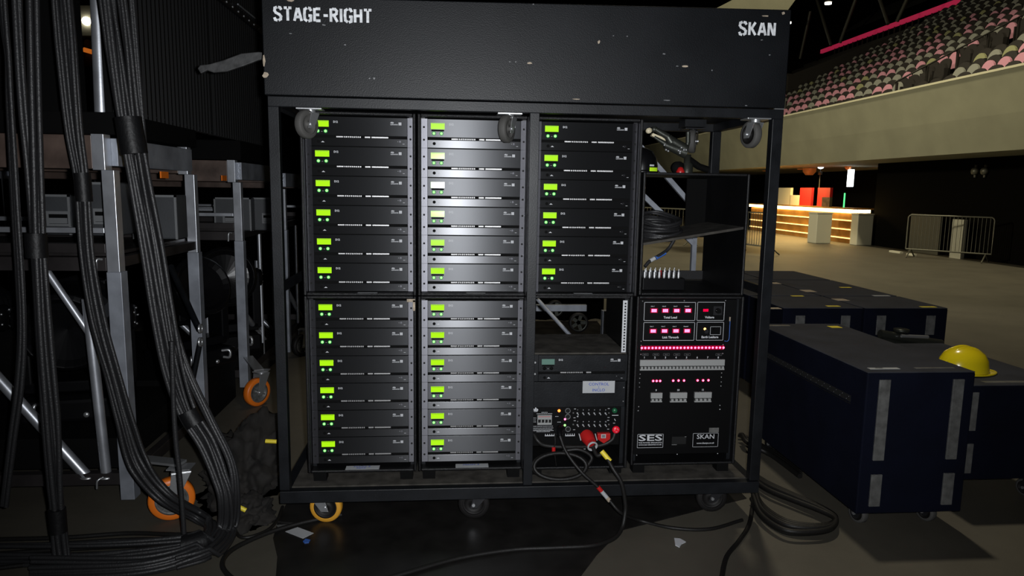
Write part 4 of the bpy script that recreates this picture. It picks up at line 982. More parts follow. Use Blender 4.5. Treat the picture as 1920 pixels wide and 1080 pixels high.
# ------------------------------------------------------------------ floor litter near the trolley
def scrap(name, label, cat, pxs, h, m_, z=0.0):
    z = 0.0032; P = [PZ(px, py, z) for px, py in pxs]
    return tag(MB().prism(P, (0, 0, h), m_).build(name), label, cat)
scrap('paper_sheet', 'folded white paper card lying flat on the floor by the orange wheel', 'paper', [(535, 997), (558, 989), (588, 1000), (568, 1010)], 0.002, M['paper'])
scrap('blue_tape_scrap', 'small blue tape scrap on the floor beside the paper card', 'tape', [(568, 1016), (573, 1011), (582, 1013), (579, 1018), (571, 1019)], 0.003, M['tapeblue'])
scrap('torn_paper', 'small torn white paper scrap on the floor below the power panel', 'paper', [(1264, 1010), (1275, 1011), (1286, 1017), (1278, 1021), (1274, 1027), (1266, 1023)], 0.004, M['white'])
scrap('white_tape_strip', 'white tape strip on the floor left of the paper card', 'tape', [(517, 985), (548, 983), (535, 990), (524, 991)], 0.002, M['strap'])
scrap('white_tape_bit', 'small white tape bit under the trolley corner', 'tape', [(497, 971), (508, 971), (516, 976), (503, 977)], 0.002, M['strap'])

# ------------------------------------------------------------------ blue cases on the right
def blue_case(label, x0, x1, y0, y1, z0, z1, slots=False, full=True, wheels=True, group='dark blue speaker cases', top_marks=()):
    ox, oy = (x0+x1)/2, (y0+y1)/2; w, d = (x1-x0)/2, (y1-y0)/2
    t = thing('speaker_case', label, 'case', (ox, oy, 0), group)
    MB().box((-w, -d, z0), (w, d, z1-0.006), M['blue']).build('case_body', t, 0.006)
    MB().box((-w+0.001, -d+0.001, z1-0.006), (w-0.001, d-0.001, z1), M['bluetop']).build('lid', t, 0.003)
    for s_ in (-1, 1):
        if full:
            x = s_*(w-0.085)
            MB().box((x-0.027, -d-0.010, z0+0.27), (x+0.027, -d, z1-0.035), M['strap']).build('runner_strip', t, 0.002)
            MB().box((x-0.027, -d-0.010, z0+0.04), (x+0.027, -d, z0+0.20), M['strap']).build('runner_strip', t, 0.002)
        else:
            x = s_*(w-0.13)
            MB().box((x-0.035, -d-0.008, z1-0.20), (x+0.035, -d, z1-0.055), M['strap']).build('runner_pad', t, 0.002)
    if wheels:
        for sx_ in (-1, 1):
            for sy_ in (-1, 1):
                h = thing('caster', 'x', 'x', (sx_*(w-0.09), sy_*(d-0.12), 0)); h.parent = t
                for k in ('label', 'category'): del h[k]
                caster(h, (0, 0, 0.05), 0.05, 0.035, (1, 0.3, 0), M['rubberdark'] if sy_ > 0 else M['rubber'], M['rubberdark'], M['zincdark'], z0, 1, 0.05)
    if slots:
        m = MB(); z = z1-0.16
        m.box((-w-0.001, -d+0.12, z-0.020), (-w+0.004, d-0.04, z+0.012), M['hole'])
        for k in range(17):
            for j in range(2):
                y = -d+0.14+k*0.058+j*0.02; m.lathe((-w-0.001, y, z+0.003-j*0.016+0.0), (-1, 0, 0), [(0.004, 0), (0.003, 0.002), (0.0004, 0.003)], M['rail'], 8)
        m.box((-w-0.003, -d+0.12, z-0.030), (-w+0.002, d-0.04, z-0.026), M['rail'])
        m.build('rail_slot', t)
    for (nm_, mt, px, py, a, b_) in top_marks:
        c = PZ(px, py, z1); MB().box((c.x-ox-a, c.y-oy-b_, z1-0.001), (c.x-ox+a, c.y-oy+b_, z1+0.0012), M[mt]).build(nm_, t)
    return t
blue_case('large dark blue case nearest the camera right of the trolley', 2.008, 2.545, -0.150, 1.056, 0.10, 0.80, True, top_marks=[('warning_label', 'paper', 1657, 691, 0.075, 0.014), ('red_label_print', 'red', 1648, 690.5, 0.02, 0.005), ('stencil_marking', 'strap', 1752, 690, 0.10, 0.010), ('yellow_tape_mark', 'yellow', 1565, 613, 0.035, 0.03), ('stencil_marking', 'strap', 1460, 610.5, 0.07, 0.016)])
blue_case('lower dark blue case under the yellow helmet at the right edge', 2.66, 3.30, 0.10, 1.10, 0.15, 0.66, group='dark blue speaker cases', top_marks=[('stencil_marking', 'strap', 1890, 716, 0.14, 0.018)])
grid = [(2.470, 3.075, 1.66, 2.24, 'front left'), (3.090, 3.735, 1.66, 2.24, 'front right'), (2.470, 3.075, 2.27, 3.28, 'middle left'), (3.090, 3.735, 2.27, 3.28, 'middle right'), (2.470, 3.075, 3.31, 4.05, 'back left'), (3.090, 3.735, 3.31, 4.05, 'back right')]
mk = {0: [('white_tape_mark', 'chip', 1450, 578, 0.05, 0.03), ('yellow_tape_mark', 'yellow', 1562, 574, 0.05, 0.02)], 1: [('white_tape_mark', 'chip', 1576, 562, 0.05, 0.05), ('yellow_tape_mark', 'yellow', 1740, 575.5, 0.06, 0.02)],
      2: [('yellow_tape_mark', 'yellow', 1495, 555, 0.05, 0.02)], 3: [('white_tape_mark', 'chip', 1515, 545.5, 0.05, 0.06), ('yellow_tape_mark', 'yellow', 1585, 539, 0.05, 0.02), ('white_tape_mark', 'paper', 1652, 554.5, 0.07, 0.02)], 4: [], 5: [('white_tape_mark', 'chip', 1453, 531, 0.04, 0.05)]}
for i, (a, b_, c, d, nmz) in enumerate(grid):
    blue_case('dark blue case at the %s of the tight block of cases' % nmz, a, b_, c, d, 0.10, 0.80, False, False, i < 2, top_marks=mk[i])
# yellow helmet
c = PZ(1808, 684, 0.66)
t = thing('yellow_helmet', 'shiny yellow safety helmet sitting on the lower blue case', 'helmet', (2.755, 0.36, 0.661))
c = PY(1806, 685, 0.36); t.location = (c.x, 0.36, 0.661)
R_ = 0.118
prof = [(R_, 0.012), (R_*0.99, 0.04), (R_*0.93, 0.075), (R_*0.78, 0.108), (R_*0.55, 0.130), (R_*0.25, 0.143), (0.0005, 0.146)]
sh = MB().lathe((0, 0, 0), (0, 0, 1), prof, M['helmet'], 36).build('shell', t); sh.scale = (1.12, 0.92, 1.0)
m = MB(); pts = []
for k in range(37):
    a = 2*math.pi*k/36; e = 0.006+(0.045*max(0, math.cos(a))**2)
    pts.append((math.cos(a)*(R_*1.12+e), math.sin(a)*(R_*0.92+0.006), 0.010-(0.006*max(0, math.cos(a)))))
m.tube(pts, 0.0055, M['helmet'], 8)
vs = [(math.cos(2*math.pi*k/36)*R_*1.08, math.sin(2*math.pi*k/36)*R_*0.9, 0.014) for k in range(36)]+[(p[0], p[1], p[2]+0.004) for p in pts[:36]]
m.add(vs, [(k, (k+1) % 36, 36+(k+1) % 36, 36+k) for k in range(36)], M['helmet'], True); m.build('brim', t)
m = MB()
for off in (-0.022, 0.022): m.tube([(R_*1.10*math.cos(a), off, 0.012+0.134*math.sin(a)*0.98) for a in [0.35+k*(math.pi-0.7)/16 for k in range(17)]], 0.006, M['helmet'], 8)
m.build('crown_ridge', t)
# clamps lying on a low case between the blue cases
t = blue_case('small dark case carrying the grey clamps between the blue cases', 2.66, 3.30, 1.16, 1.62, 0.10, 0.56, False, False, True)
t = thing('beam_clamp', 'heap of dark metal beam clamps on the small case behind the large blue case', 'clamp', (2.98, 1.35, 0.561))
c0 = PY(1680, 628, 1.35)
m = MB(); Lc = lambda px, py, y=1.35: PY(px, py, y)-Vector((2.98, 1.35, 0.561))
m.tube([Lc(1650, 626), Lc(1765, 645)], 0.03, M['clamp'], 10); m.tube([Lc(1652, 640), Lc(1740, 662)], 0.04, M['clamp'], 10); m.build('clamp_arm', t)
m = MB(); m.tube([Lc(1690, 630, 1.3), Lc(1740, 632, 1.3)], 0.012, M['zinc'], 10); m.build('clamp_tube', t)
m = MB(); q = Lc(1690, 622); m.lathe(q, (0, 0, 1), [(0.001, 0), (0.05, 0), (0.05, 0.02), (0.001, 0.02)], M['clamp'], 18); m.build('clamp_knob', t)
MB().box((-0.28, -0.12, 0), (0.25, 0.12, 0.05), M['clamp']).build('clamp_base', t, 0.01)

# ------------------------------------------------------------------ cables on the floor, right
def floor_bundle(name, label, paths, r, mt=None, cat='cable', n=8):
    t = thing(name, label, cat, (0, 0, 0))
    for p in paths: MB().tube(spline(p, n), r, mt or M['cablefloor'], 8).build('cable', t)
    return t
rn = random.Random(11); paths = []
for k in range(7):
    o = k*4.0; z = 0.012+0.018*(k % 3)
    paths.append([PZ(1412+rn.uniform(-4, 4), 905+k*5, z+0.02), PZ(1428, 945+o, z), PZ(1470, 975+o*0.9, z), PZ(1520, 985+o*0.6, z), PZ(1558, 982+o*0.4, z), PZ(1566, 968+o*0.2, z), PZ(1535, 948+k*1.5, z), PZ(1490, 928+k*2, z), PZ(1440, 905+k*2.5, z), PZ(1408, 885+k*2, z)])
floor_bundle('cable_loop', 'heavy looped bundle of black cables on the floor right of the trolley', paths, 0.013)
floor_bundle('single_floor_cable', 'single black cable curving down the floor from the right trolley caster', [[PZ(1418, 905, 0.06), PZ(1411, 950, 0.012), PZ(1404, 985, 0.012), PZ(1385, 1015, 0.012), PZ(1362, 1045, 0.012), PZ(1352, 1090, 0.012)]], 0.011)
paths = []
for k in range(3): paths.append([PZ(1385+k*3, 815, 0.03+0.02*k), PZ(1402, 822+k*4, 0.02+0.02*k), PZ(1440, 842+k*4, 0.014), PZ(1470, 860+k*5, 0.014), PZ(1500, 885+k*4, 0.014)])
floor_bundle('power_feed_cable', 'black feed cables on the floor behind the right rear of the trolley', paths, 0.016)
# cables on the floor, lower left front
floor_bundle('foreground_cable', 'black cable looping across the floor in front of the left trolley corner', [[PZ(640, 965, 0.012), PZ(590, 975, 0.012), PZ(548, 985, 0.012), PZ(500, 1000, 0.012), PZ(450, 1022, 0.012), PZ(425, 1040, 0.012), PZ(417, 1060, 0.012), PZ(430, 1080, 0.012), PZ(460, 1100, 0.012)]], 0.011)
floor_bundle('thin_floor_cable', 'thinner black cable curling from the netting to the trolley wheel', [[PZ(455, 955, 0.03), PZ(446, 975, 0.010), PZ(444, 1000, 0.010), PZ(462, 1008, 0.010), PZ(500, 995, 0.010), PZ(520, 975, 0.012), PZ(530, 950, 0.02)], [PZ(470, 965, 0.008), PZ(520, 978, 0.008), PZ(560, 981, 0.008), PZ(600, 972, 0.008)]], 0.008)
# dusty netting heap and yellow tags left of the trolley
def heap(name, label, cat, c, rx, ry, h, mt, seed=0):
    from mathutils import noise
    bm = bmesh.new(); bmesh.ops.create_icosphere(bm, subdivisions=5, radius=1)
    for v in bm.verts:
        p = v.co.copy(); n = noise.fractal(p*1.6+Vector((seed, 0, 0)), 0.7, 2.1, 5); n2 = noise.noise(p*7+Vector((0, seed, 0)))
        s_ = 1+0.45*n+0.10*n2
        v.co = Vector((p.x*rx*s_, p.y*ry*s_, max(0.0, p.z*h*s_)))
    me = bpy.data.meshes.new(name); bm.to_mesh(me); bm.free(); me.materials.append(mt)
    for p in me.polygons: p.use_smooth = True
    o = bpy.data.objects.new(name, me); COL.objects.link(o); o.location = c; return tag(o, label, cat)
c = PZ(478, 900, 0.0)
heap('netting_heap', 'heap of dusty black netting on the floor left of the trolley', 'netting', (-1.06, 0.62, 0), 0.22, 0.36, 0.30, M['cloth'], 3)
heap('netting_heap', 'low black cloth heap between the netting and the trolley', 'netting', (-0.93, 0.18, 0), 0.12, 0.13, 0.10, M['cloth'], 8)
for i, (a, b_, y_) in enumerate((((449, 951), (461, 957), 0.10), ((498, 827), (519, 828), 0.45))):
    tag(MB().tube([PY(*a, y_), PY(*b_, y_)], 0.011, M['yellow'], 10).build('yellow_tag'), ['small yellow cable tag near the floor left of the trolley', 'yellow cable tag on the netting beside the trolley post'][i], 'tag')

# ------------------------------------------------------------------ hanging cable bundles, left
def bundle(name, label, ctrl, n, r, ties=(), seed=1, mt=None):
    """ctrl: (point, half width, half thickness)"""
    rn = random.Random(seed); t = thing(name, label, 'cable', (0, 0, 0))
    C_ = spline([c[0] for c in ctrl], 7); m_ = len(C_)
    def wid(i):
        f = i/(m_-1)*(len(ctrl)-1); a = min(int(f), len(ctrl)-2); k = f-a
        return ctrl[a][1]*(1-k)+ctrl[a+1][1]*k, ctrl[a][2]*(1-k)+ctrl[a+1][2]*k
    for s_ in range(n):
        u0 = (s_+0.5)/n*2-1; v0 = rn.uniform(-1, 1); ph = rn.uniform(0, 6.28); fr = rn.uniform(0.5, 1.4); pts = []
        for i, c in enumerate(C_):
            tg = (C_[min(i+1, m_-1)]-C_[max(i-1, 0)]).normalized(); vw = (c-CAM).normalized()
            sd = tg.cross(Vector((0, 1, 0)) if abs(tg.y) < 0.8 else Vector((0, 0, 1))).normalized(); up_ = sd.cross(tg).normalized(); w, th = wid(i)
            a = ph+fr*i/m_*6.28
            uu = max(-1, min(1, u0+0.38*math.sin(a))); p = c+sd*uu*w+up_*(v0*0.8+0.2*math.cos(a))*th
            p.z = max(p.z, r+0.001); pts.append(p)
        MB().tube(pts, r*rn.uniform(0.85, 1.1), mt or M['cable'], 8).build('cable', t)
    for (i0, i1) in ties:
        a = int(i0*(m_-1)); b2 = max(a+1, int(i1*(m_-1))); seg_ = C_[a:b2+1]; w, th = wid(a)
        m = MB(); m.tube(seg_, w, M['tape'], 14, rs=[w*1.12+r]*len(seg_)); m.build('tape_wrap', t)
    return t
B = lambda px, py, y: PY(px, py, y)
bundle('cable_bundle', 'leftmost pair of thick hanging cables at the photo edge', [(B(2, -40, -.1), .02, .01), (B(10, 60, -.1), .018, .01), (B(14, 110, -.1), .012, .01), (B(16, 200, -.1), .016, .01), (B(26, 400, -.1), .016, .01), (B(37, 600, -.1), .016, .01), (B(33, 720, -.1), .018, .01), (B(22, 820, -.1), .018, .01), (B(8, 950, -.1), .018, .01)], 3, 0.0115, seed=2)
bundle('cable_bundle', 'broad hanging bundle of black cables second from the left edge', [(B(45, -40, -.25), .040, .02), (B(52, 150, -.25), .036, .02), (B(60, 300, -.25), .030, .02), (B(68, 460, -.25), .026, .02), (B(78, 620, -.25), .032, .02), (B(92, 780, -.25), .034, .02), (B(102, 900, -.25), .022, .018), (B(106, 945, -.25), .020, .018), (B(112, 1020, -.25), .026, .018), (B(122, 1100, -.27), .034, .018)], 7, 0.0105, ties=((0.80, 0.87), (0.33, 0.355)), seed=5)
bundle('cable_bundle', 'bundle of black cables hanging past the round aluminium pole and curving along the floor', [(B(112, -40, .02), .034, .02), (B(124, 80, .02), .034, .02), (B(140, 240, .02), .026, .02), (B(155, 340, .02), .020, .02), (B(165, 480, .02), .022, .02), (B(185, 600, .02), .028, .02), (B(212, 700, .02), .028, .02), (B(236, 790, .02), .034, .02), (B(262, 870, .02), .045, .02), (B(310, 930, -.02), .035, .02), (PZ(370, 965, .07), .03, .02), (PZ(398, 985, .05), .03, .02), (PZ(380, 1015, .04), .04, .02), (PZ(300, 1032, .03), .05, .02), (PZ(150, 1045, .03), .06, .02), (PZ(-20, 1050, .03), .07, .02)], 8, 0.0105, ties=((0.195, 0.228), (0.80, 0.845)), seed=9)
bundle('cable_bundle', 'widest hanging bundle of black cables beside the aluminium pole', [(B(205, -40, .0), .045, .025), (B(222, 90, .0), .045, .025), (B(240, 220, .0), .038, .025), (B(262, 340, .0), .036, .025), (B(285, 460, .0), .038, .025), (B(305, 580, .0), .038, .025), (B(326, 690, .0), .036, .025), (B(352, 770, .0), .030, .025), (B(388, 830, -.02), .03, .02), (B(412, 890, -.04), .026, .02), (B(424, 935, -.05), .026, .02), (PZ(420, 990, .05), .03, .02), (PZ(380, 1030, .04), .04, .02), (PZ(270, 1065, .03), .05, .02), (PZ(60, 1075, .03), .07, .02)], 10, 0.0105, ties=((0.150, 0.185), (0.505, 0.535)), seed=12)
bundle('cable_bundle', 'loose group of black cables swinging right from the widest bundle to the floor', [(B(236, -40, .06), .02, .015), (B(252, 150, .06), .02, .015), (B(268, 330, .06), .02, .015), (B(280, 430, .06), .02, .015), (B(305, 550, .04), .022, .015), (B(345, 680, .02), .024, .015), (B(392, 780, .0), .022, .015), (B(432, 860, -.02), .018, .015), (B(442, 920, -.03), .014, .015), (PZ(436, 985, .05), .02, .015), (PZ(400, 1035, .03), .03, .015), (PZ(330, 1062, .02), .04, .015)], 4, 0.0105, seed=21)
bundle('hanging_cable', 'single black cable hanging straight down over the orange front wheel', [(B(322, 640, -.14), .001, .001), (B(328, 800, -.14), .001, .001), (B(338, 900, -.14), .001, .001), (B(345, 1000, -.14), .001, .001), (B(349, 1100, -.15), .001, .001)], 1, 0.011, seed=3)
paths = []
for k in range(5): paths.append([PZ(-30, 1012+k*14, 0.012), PZ(120, 1008+k*11, 0.012+0.012*(k % 2)), PZ(240, 1000+k*12, 0.012), PZ(330, 1002+k*9, 0.025), PZ(385, 1000+k*8, 0.04)])
floor_bundle('floor_cables', 'flat run of black cables along the floor at the lower left', paths, 0.0105)

# ------------------------------------------------------------------ aluminium-legged carts, left
LX = -1.50
def cart(name, label, y0, y1, z_top=1.84, casters=True, front=True, first=False):
    t = thing(name, label, 'cart', (LX, y0, 0), None if first else None)
    def lbx(m, a, b_, mt): return m.box((a[0]-LX, a[1]-y0, a[2]), (b_[0]-LX, b_[1]-y0, b_[2]), mt)
    XL = -3.2
    for yy, who in ((y0, 0), (y1-0.07, 1)):
        for xx in (LX-0.065, XL):
            lbx(MB(), (xx, yy, 0.06), (xx+0.066, yy+0.07, 1.20), M['aludull']).build('leg', t, 0.002)
            lbx(MB(), (xx+0.003, yy+0.004, 1.20), (xx+0.060, yy+0.064, z_top-0.16), M['alu']).build('upper_leg', t, 0.002)
            lbx(MB(), (xx-0.030, yy-0.004, z_top-0.16), (xx+0.026, yy+0.066, z_top+0.005), M['alu']).build('leg_sleeve', t, 0.002)
    for yy in (y0+0.01, y1-0.06):
        lbx(MB(), (XL+0.07, yy, z_top-0.155), (LX-0.10, yy+0.05, z_top), M['brown']).build('top_beam', t, 0.003)
        for z in ((1.385, 1.41), (1.29, 1.335), (1.205, 1.27)):
            lbx(MB(), (XL+0.07, yy, z[0]), (LX-0.068, yy+0.05, z[1]), M['alu'] if z[0] > 1.38 else M['steelbrown']).build('shelf_beam', t, 0.002)
        lbx(MB(), (XL+0.07, yy, 0.135), (LX-0.066, yy+0.05, 0.195), M['steelbrown']).build('bottom_beam', t, 0.002)
    for xx in (LX-0.055, XL+0.01):
        lbx(MB(), (xx, y0+0.066, z_top-0.14), (xx+0.045, y1-0.07, z_top-0.01), M['aludull']).build('top_side_beam', t, 0.002)
        lbx(MB(), (xx, y0+0.066, 1.22), (xx+0.045, y1-0.07, 1.27), M['steelbrown']).build('side_beam', t, 0.002)
        lbx(MB(), (xx, y0+0.07, 0.135), (xx+0.045, y1-0.07, 0.195), M['steelbrown']).build('bottom_side_beam', t, 0.002)
    lbx(MB(), (XL+0.07, y0+0.06, 1.272), (LX-0.07, y1-0.07, 1.288), M['steelbrown']).build('shelf_board', t)
    lbx(MB(), (XL+0.07, y0+0.06, z_top-0.03), (LX-0.07, y1-0.07, z_top), M['dark']).build('deck_board', t)
    # tubular braces on the front
    T_ = lambda px, py: PY(px, py, y0+0.035)-Vector((LX, y0, 0))
    if first:
        for q, r_ in ((((163, 560), (200, 895)), 0.024), (((-30, 680), (163, 893)), 0.026), (((82, 500), (178, 640)), 0.017), (((195, -40), (203, 30)), 0.0)):
            if r_: MB().tube([T_(*q[0]), T_(*q[1])], r_, M['alu'], 18).build('tube_brace', t)
        for px, py in ((165, 893), (200, 893)):
            MB().lathe(T_(px, py), (0, 0, 1), [(0.036, -0.004), (0.036, 0.003), (0.026, 0.006)], M['zinc'], 18).build('weld_collar', t)
    else:
        MB().tube([(-0.05, (y1-y0)*0.15, 0.60), (-0.05, (y1-y0)*0.75, 0.195)], 0.022, M['alu'], 14).build('tube_brace', t)
        MB().tube([(-0.55, 0.03, 0.62), (-0.15, 0.03, 0.20)], 0.022, M['alu'], 14).build('tube_brace', t)
        MB().tube([(-0.30, 0.05, 0.9), (-0.30, 0.05, 0.19)], 0.022, M['alu'], 14).build('tube_brace', t)
        MB().tube([(-0.03, (y1-y0)*0.5, 0.195), (-0.03, (y1-y0)*0.5, 1.22)], 0.016, M['alu'], 12).build('tube_brace', t)
    m = MB(); q = Vector((-0.16, 0.0, 0.17)); m.tube(spline([q+Vector((0.02, -0.002, 0.012)), q+Vector((0, -0.02, 0.0)), q+Vector((-0.006, -0.018, -0.04))], 4), 0.005, M['zinc'], 8)
    q = Vector((-0.10, 0.0, 1.24)); m.tube(spline([q+Vector((0.02, -0.002, 0.022)), q+Vector((0.004, -0.022, 0.02)), q+Vector((-0.002, -0.02, -0.04))], 4), 0.006, M['zinc'], 8)
    m.build('locking_pin', t)
    return t
def add_caster(t, c, R, w, axis, tyre, top, side=1, hub='strap'):
    h = thing('caster', 'x', 'x', (c[0]-t.location.x, c[1]-t.location.y, 0)); h.parent = t
    for k in ('label', 'category'): del h[k]
    caster(h, (0, 0, R), R, w, axis, M[tyre], M[hub], M['zinc'], top, side, 0.055, spokes=7)
c1 = cart('stage_cart', 'nearest aluminium-legged cart behind the hanging cables at the left', 0.28, 1.40, first=True)
add_caster(c1, (-1.285, 0.19), 0.105, 0.055, (0.35, -0.94, 0), 'orange', 0.26, -1)
MB().bar((0.0, 0.02, 0.27), (0.26, -0.06, 0.27), 0.07, 0.012, M['zinc']).build('caster_arm', c1)
c2 = cart('stage_cart', 'second aluminium-legged cart seen behind the first', 2.30, 3.45, z_top=1.80)
add_caster(c2, (-1.36, 2.02), 0.105, 0.055, (0.80, -0.60, 0), 'orange', 0.26, -1)
MB().bar((0.0, 0.02, 0.30), (0.16, -0.28, 0.27), 0.07, 0.012, M['zinc']).build('caster_arm', c2)
c3 = cart('stage_cart', 'third aluminium-legged cart seen past the trolley post', 3.75, 4.85, z_top=1.75)
add_caster(c3, (-1.36, 3.60), 0.105, 0.055, (0.8, -0.6, 0), 'rubberdark', 0.26, -1)
MB().box((-0.05, 0.01, 0.0), (0.0, 0.06, 0.06), M['aludull']).build('leg_foot', c3)
# round pole standing on the first cart
p0 = PY(190, 202, 0.45); p1 = PY(180, -60, 0.45)
t = thing('aluminium_pole', 'bright round aluminium pole rising between the hanging cables', 'pole', (p0.x, 0.45, 1.951))
MB().cyl((0, 0, 0.0), ((p1.x-p0.x), 0, p1.z-1.951), 0.031, M['alu'], 28).build('pole', t)
# black deck blocks on top of the carts, ribbed screens above
tag(MB().box((-3.2, 0.34, 1.846), (-1.50, 1.39, 1.95), M['dark']).build('black_deck_block', None, 0.004), 'flat black block lying on the nearest cart under the pole', 'block')
tag(MB().box((-2.9, 2.32, 1.806), (-1.50, 3.44, 1.95), M['dark']).build('black_deck_block', None, 0.004), 'flat black block lying on the second cart', 'block')
def ribbed(label, x, y0, y1, z0, z1, axis='y'):
    t = thing('ribbed_screen', label, 'screen', (x, y0, z0), 'black ribbed screens standing on the carts'); L_ = y1-y0
    m = MB(); m.box((-0.06, 0, 0), (-0.03, L_, z1-z0), M['blackcurtain']); m.build('backing', t)
    m = MB(); n = int(L_/0.055)
    for k in range(n):
        y = (k+0.5)*L_/n; m.prism([(-0.03, y-0.018, 0), (-0.012, y-0.008, 0), (-0.012, y+0.008, 0), (-0.03, y+0.018, 0)], (0, 0, z1-z0), M['blackcurtain'])
    m.build('rib', t)
    m = MB()
    for k in range(0, n, 2): m.lathe((-0.015, (k+0.5)*L_/n, 0.02), (1, 0, 0), [(0.006, 0), (0.004, 0.006), (0.0005, 0.007)], M['rail'], 8)
    m.build('stud', t)
    return t
ribbed('tall black ribbed screen above the nearest cart, right of the cable bundles', -1.50, 0.36, 1.75, 1.951, 3.6)
ribbed('tall black ribbed screen above the second cart, next to the big case', -1.50, 1.80, 3.43, 1.951, 3.9)
m = MB(); m.box((-1.75, 0.40, 1.951), (-1.69, 0.46, 3.6), M['dark']); 
tag(m.build('black_post'), 'matt black upright between the pole and the ribbed screen', 'post')
tag(MB().box((-3.1, 0.55, 1.951), (-1.86, 0.62, 3.6), M['dark']).build('black_flat'), 'matt black upright flat behind the left cable bundles', 'flat')
# dark rail with bright bolts running along the screen
a, b_ = PX(400, -12, -1.50), PX(500, 70, -1.50)
t = thing('bolted_rail', 'dark slanting rail with bright bolts across the ribbed screen beside the big case', 'rail', (0, 0, 0))
MB().bar(a+Vector((0.012, 0, 0)), b_+Vector((0.012, 0, 0)), 0.02, 0.05, M['frame']).build('rail_bar', t)
for k in range(10):
    p = a+(b_-a)*((k+0.5)/10); MB().lathe(p+Vector((0.022, 0, 0)), (1, 0, 0), [(0.009, 0), (0.007, 0.006), (0.0005, 0.008)], M['zinc'], 10).build('bolt', t)
MB().tube([PX(446, 8, -1.46), PX(478, 34, -1.46)], 0.006, M['alu'], 8).build('edge_strip', t)
# crumpled plastic hanging beside the case
P = [(370, 128), (375, 122), (392, 120), (420, 112), (452, 100), (484, 97), (507, 99), (507, 108), (484, 113), (455, 124), (425, 134), (400, 136), (388, 132), (376, 138)]
pts = [PY(px, py, 0.30) for px, py in P]
m = MB(); m.prism(pts, (0, 0.02, 0), M['plastic']); o = m.build('plastic_wrap', None, 0.004)
tag(o, 'crumpled grey plastic wrap sticking out left of the top case', 'plastic wrap')
# grey cases on the carts
def small_case(label, px0, px1, py0, py1, y, depth=0.35, group='grey equipment cases on the carts', latch=None):
    a = PY(px0, py1, y); b_ = PY(px1, py0, y); w, h = (b_.x-a.x), (b_.z-a.z)
    t = thing('equipment_case', label, 'case', ((a.x+b_.x)/2, y+depth/2, a.z), group)
    MB().box((-w/2, -depth/2, 0), (w/2, depth/2, h), M['grey']).build('case_body', t, 0.008)
    m = MB()
    for s_ in (-1, 1): m.box((s_*w/2-0.012*(s_ > 0)-0.0, -depth/2-0.004, 0.0), (s_*w/2+0.012*(s_ < 0), -depth/2+0.004, h), M['greylight'])
    m.box((-w/2, -depth/2-0.004, h-0.012), (w/2, -depth/2+0.004, h), M['greylight']); m.build('edge_trim', t)
    m = MB(); lx = 0.0 if latch is None else latch*w; lw, lh = min(0.075, w*0.3), min(0.04, h*0.25)
    m.box((lx-lw, -depth/2-0.006, h*0.22), (lx+lw, -depth/2-0.001, h*0.22+lh*2), M['greylight']); m.box((lx-lw*0.78, -depth/2-0.007, h*0.22+lh*0.3), (lx+lw*0.78, -depth/2-0.002, h*0.22+lh*1.6), M['dark'])
    m.box((lx-lw*0.75, -depth/2-0.010, h*0.22+lh*0.35), (lx+lw*0.75, -depth/2-0.006, h*0.22+lh*1.1), M['greylight'])
    m.build('recessed_handle', t)
    return t
small_case('grey case on the nearest cart shelf, left of the bright leg', 168, 214, 342, 442, 0.62)
small_case('grey case on the nearest cart shelf, right of the bright leg', 250, 330, 366, 448, 0.95, depth=0.16, latch=-0.2)
small_case('wide grey case with recessed handle on the second cart', 403, 470, 371, 432, 2.45)
small_case('grey case on the second cart partly hidden by the trolley post', 473, 510, 371, 432, 2.55, latch=0.3)
small_case('dark case at the far left of the nearest cart shelf', 60, 130, 365, 440, 0.80, latch=0.2)
# orange labels on the side beams
for i, (px, py, x) in enumerate(((308, 328, -1.507), (420, 334, -1.507))):
    c = PX(px, py, x); tag(MB().box((x-0.004, c.y-0.05, c.z-0.018), (x+0.004, c.y+0.05, c.z+0.018), M['orange']).build('orange_label'), ['orange label under the side beam of the nearest cart', 'orange label under the side beam of the second cart'][i], 'label')
